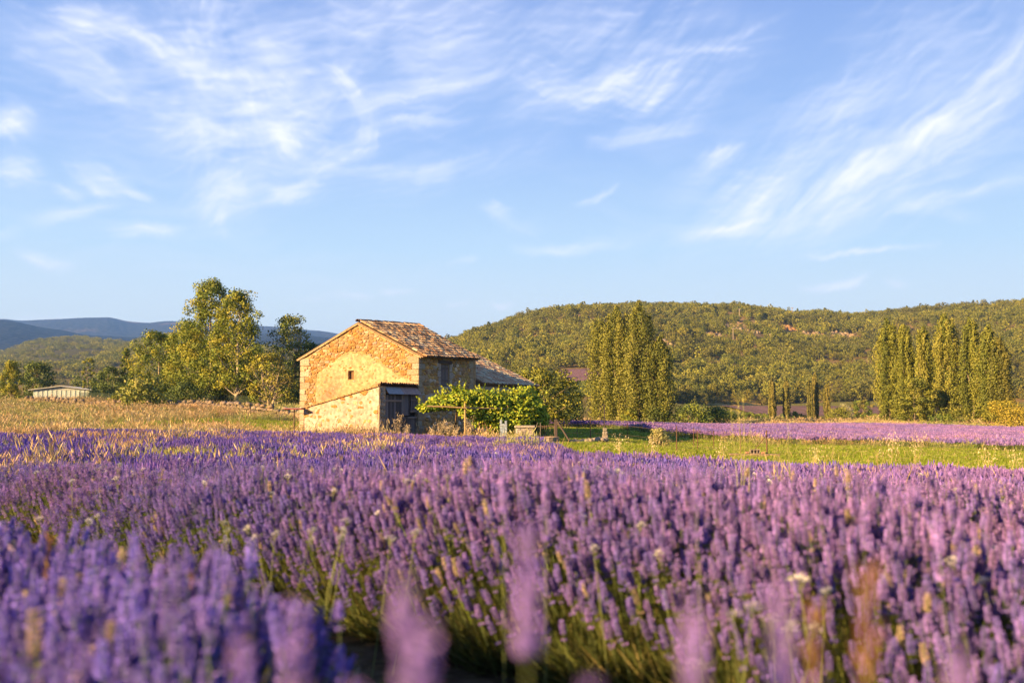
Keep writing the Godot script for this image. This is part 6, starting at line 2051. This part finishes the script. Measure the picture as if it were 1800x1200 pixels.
	for r in oats:
		var o := thing("wild_oat", r[3], "grass", spot(r[0], r[1]), rr(0, TAU), g)
		var st := MB.new()
		var hd := MB.new()
		for k in (11 if r[1] > 40.0 else 5):
			var a := rr(0, TAU)
			var lean := rr(0.05, 0.3)
			var tip: Vector3 = Vector3(cos(a) * lean, 1.0, sin(a) * lean) * r[2] * rr(0.75, 1.05) * 1.0
			st.col = vary(Color(0.5, 0.4, 0.22), 0.15)
			st.tube([Vector3(rr(-0.1, 0.1), -0.05, rr(-0.1, 0.1)), tip * 0.5 + Vector3(rr(-0.03, 0.03), 0, 0), tip], [0.004, 0.0035, 0.002], 3, false)
			for j in 16:
				var f := rr(0.55, 1.02)
				var b := rr(0, TAU)
				var c: Vector3 = tip * f + Vector3(cos(b), rr(-0.2, 0.3), sin(b)) * rr(0.02, 0.11)
				hd.col = vary(pick([Color(0.62, 0.52, 0.36), Color(0.55, 0.44, 0.28), Color(0.7, 0.62, 0.48)]), 0.15)
				hd.leaf(c, Vector3(cos(b) * 0.3, -0.9, sin(b) * 0.3) * rr(0.04, 0.06), rdir() * 0.008, Vector3(cos(b), 0.2, sin(b)), 0.3)
				hd.leaf(c, Vector3(cos(b) * 0.5, -0.7, sin(b) * 0.2) * rr(0.035, 0.05), rdir() * 0.007, Vector3(sin(b), 0.2, cos(b)), 0.3)
		part("stalks", st, M.grass, o)
		part("seed_heads", hd, M.grass, o)
	for r in [[1.35, 6.0, 1.25, "pale green weed stalk with yellow buds before the wire fence"], [1.7, 6.3, 1.15, "thin yellow green weed stalk right of the taller weed"], [2.3, 7.2, 1.1, "bending weed stalk before the breeze block slab"]]:
		var o := thing("tall_weed", r[3], "weed", spot(r[0], r[1]), 0.0, "tall thin weeds standing above the lavender")
		var st := MB.new()
		var bd := MB.new()
		for k in 4:
			var tip := Vector3(rr(-0.16, 0.16), r[2] * rr(0.75, 0.95), rr(-0.1, 0.1))
			st.col = Color(0.3, 0.31, 0.1)
			st.tube([Vector3(rr(-0.02, 0.02), 0, 0), tip * 0.6 + Vector3(0.02, 0, 0), tip], [0.003, 0.0022, 0.001], 4, false)
			for j in 9:
				var p := tip * rr(0.6, 1.0)
				bd.col = vary(Color(0.42, 0.4, 0.12), 0.2)
				bd.leaf(p, (rdir() + Vector3(0, 0.6, 0)).normalized() * rr(0.012, 0.022), rdir() * 0.004, rdir(), 0.3)
		part("stems", st, M.grass, o)
		part("buds", bd, M.grass, o)

func _ready() -> void:
	rng.seed = 20240
	# camera: a 35 mm lens held a metre above the lavender, tilted up a little, focused on the house
	var cam := Camera3D.new()
	cam.name = "camera"
	cam.position = Vector3(0, EYE, 0)
	cam.rotation_degrees = Vector3(3.92, 0, 0)
	cam.near = 0.05
	cam.far = 20000.0
	var lens := CameraAttributesPhysical.new()
	lens.frustum_focal_length = 35.0
	lens.frustum_focus_distance = 42.0
	lens.frustum_near = 0.05
	lens.frustum_far = 20000.0
	lens.exposure_aperture = 2.2
	cam.attributes = lens
	cam.fov = 37.85
	add_child(cam)
	cam.current = true
	# sky, haze, exposure
	var sky := Sky.new()
	var pano := PanoramaSkyMaterial.new()
	pano.panorama = make_sky()
	pano.energy_multiplier = 0.305
	sky.sky_material = pano
	var env := Environment.new()
	env.background_mode = Environment.BG_SKY
	env.sky = sky
	env.tonemap_mode = Environment.TONE_MAPPER_LINEAR
	env.tonemap_exposure = 4.5
	env.fog_enabled = true
	env.fog_density = 0.0001
	env.fog_light_color = Color(0.42, 0.64, 1.0)
	env.sdfgi_enabled = true
	env.ssao_enabled = true
	env.ssil_enabled = true
	var we := WorldEnvironment.new()
	we.name = "environment"
	we.environment = env
	add_child(we)
	# the low evening sun from the left, a little behind the camera
	var sun := DirectionalLight3D.new()
	sun.name = "sun"
	sun.light_color = Color(1.0, 0.81, 0.54)
	sun.light_energy = 1.6
	sun.light_angular_distance = 0.53
	sun.shadow_enabled = true
	add_child(sun)
	var towards := Vector3(cos(deg_to_rad(17.0)) * cos(deg_to_rad(34.0)), -sin(deg_to_rad(17.0)), -cos(deg_to_rad(17.0)) * sin(deg_to_rad(34.0)))
	sun.look_at_from_position(Vector3.ZERO, towards, Vector3.UP)
	# the land
	make_materials()
	make_lie()
	var t0 := Time.get_ticks_msec()
	make_ground()
	field("hill_field", [Vector2(64, 245), Vector2(140, 262), Vector2(150, 345), Vector2(66, 352)], 0.25, Color(0.26, 0.17, 0.17), 34.0, Color(0.2, 0.14, 0.13))
	field("green_field_strip", [Vector2(40, 215), Vector2(120, 232), Vector2(126, 246), Vector2(52, 242)], 0.2, Color(0.27, 0.25, 0.07))
	make_hill()
	for row in [["hillside_lavender", 0.046, 0.1, 402.0, 440.0, Color(0.24, 0.15, 0.18)], ["hillside_meadow", 0.04, 0.1, 352.0, 401.0, Color(0.19, 0.22, 0.04)], ["hillside_straw", 0.185, 0.25, 362.0, 398.0, Color(0.45, 0.33, 0.12)]]:
		var b := MB.new()
		for j in 9:
			for k in 25:
				var d := lerpf(row[3], row[4], j / 8.0) + 6.0 * noise_a.get_noise_2d(k * 9.0, j)
				var s := lerpf(row[1], row[2], k / 24.0)
				b.col = vary(row[5], 0.1)
				b.vert(Vector3(s * d, hill_up(s, d) + 0.5, -d), Vector3.UP)
		for j in 8:
			for k in 24:
				var q := j * 25 + k
				b.face(q, q + 1, q + 26); b.face(q, q + 26, q + 25)
		b.smooth()
		structure(row[0], b, M.ground)
	ridge("far_mountain", FAR_CREST, -1.0, 0.3, 4400.0, 6500.0, 150.0, Color(0.06, 0.062, 0.05), Color(0.34, 0.24, 0.17), 60.0, M.far, 0.93)
	ridge("blue_mountain", BLUE_CREST, -1.0, 0.3, 2800.0, 4200.0, 80.0, Color(0.04, 0.045, 0.04), Color(0.16, 0.13, 0.08), 36.0, M.far, 1.3)
	ridge("valley_hill", MID_CREST, -1.0, 0.3, 900.0, 2000.0, 12.0, Color(0.13, 0.13, 0.055), Color(0.32, 0.24, 0.12), 14.0, M.hill, 1.4)
	ridge("valley_spur", SPUR_CREST, -1.0, 0.3, 700.0, 1500.0, 12.0, Color(0.19, 0.17, 0.07), Color(0.36, 0.26, 0.13), 9.0, M.hill, 1.4)
	print("land ", Time.get_ticks_msec() - t0)
	make_house()
	print("house ", Time.get_ticks_msec() - t0)
	make_trees()
	print("trees ", Time.get_ticks_msec() - t0)
	make_woods()
	print("woods ", Time.get_ticks_msec() - t0)
	make_vine()
	make_yard()
	print("yard ", Time.get_ticks_msec() - t0)
	make_lavender()
	print("lavender ", Time.get_ticks_msec() - t0)
	make_grass()
	make_flowers()
	make_near_spikes()
	print("all ", Time.get_ticks_msec() - t0, " fov ", cam.fov)
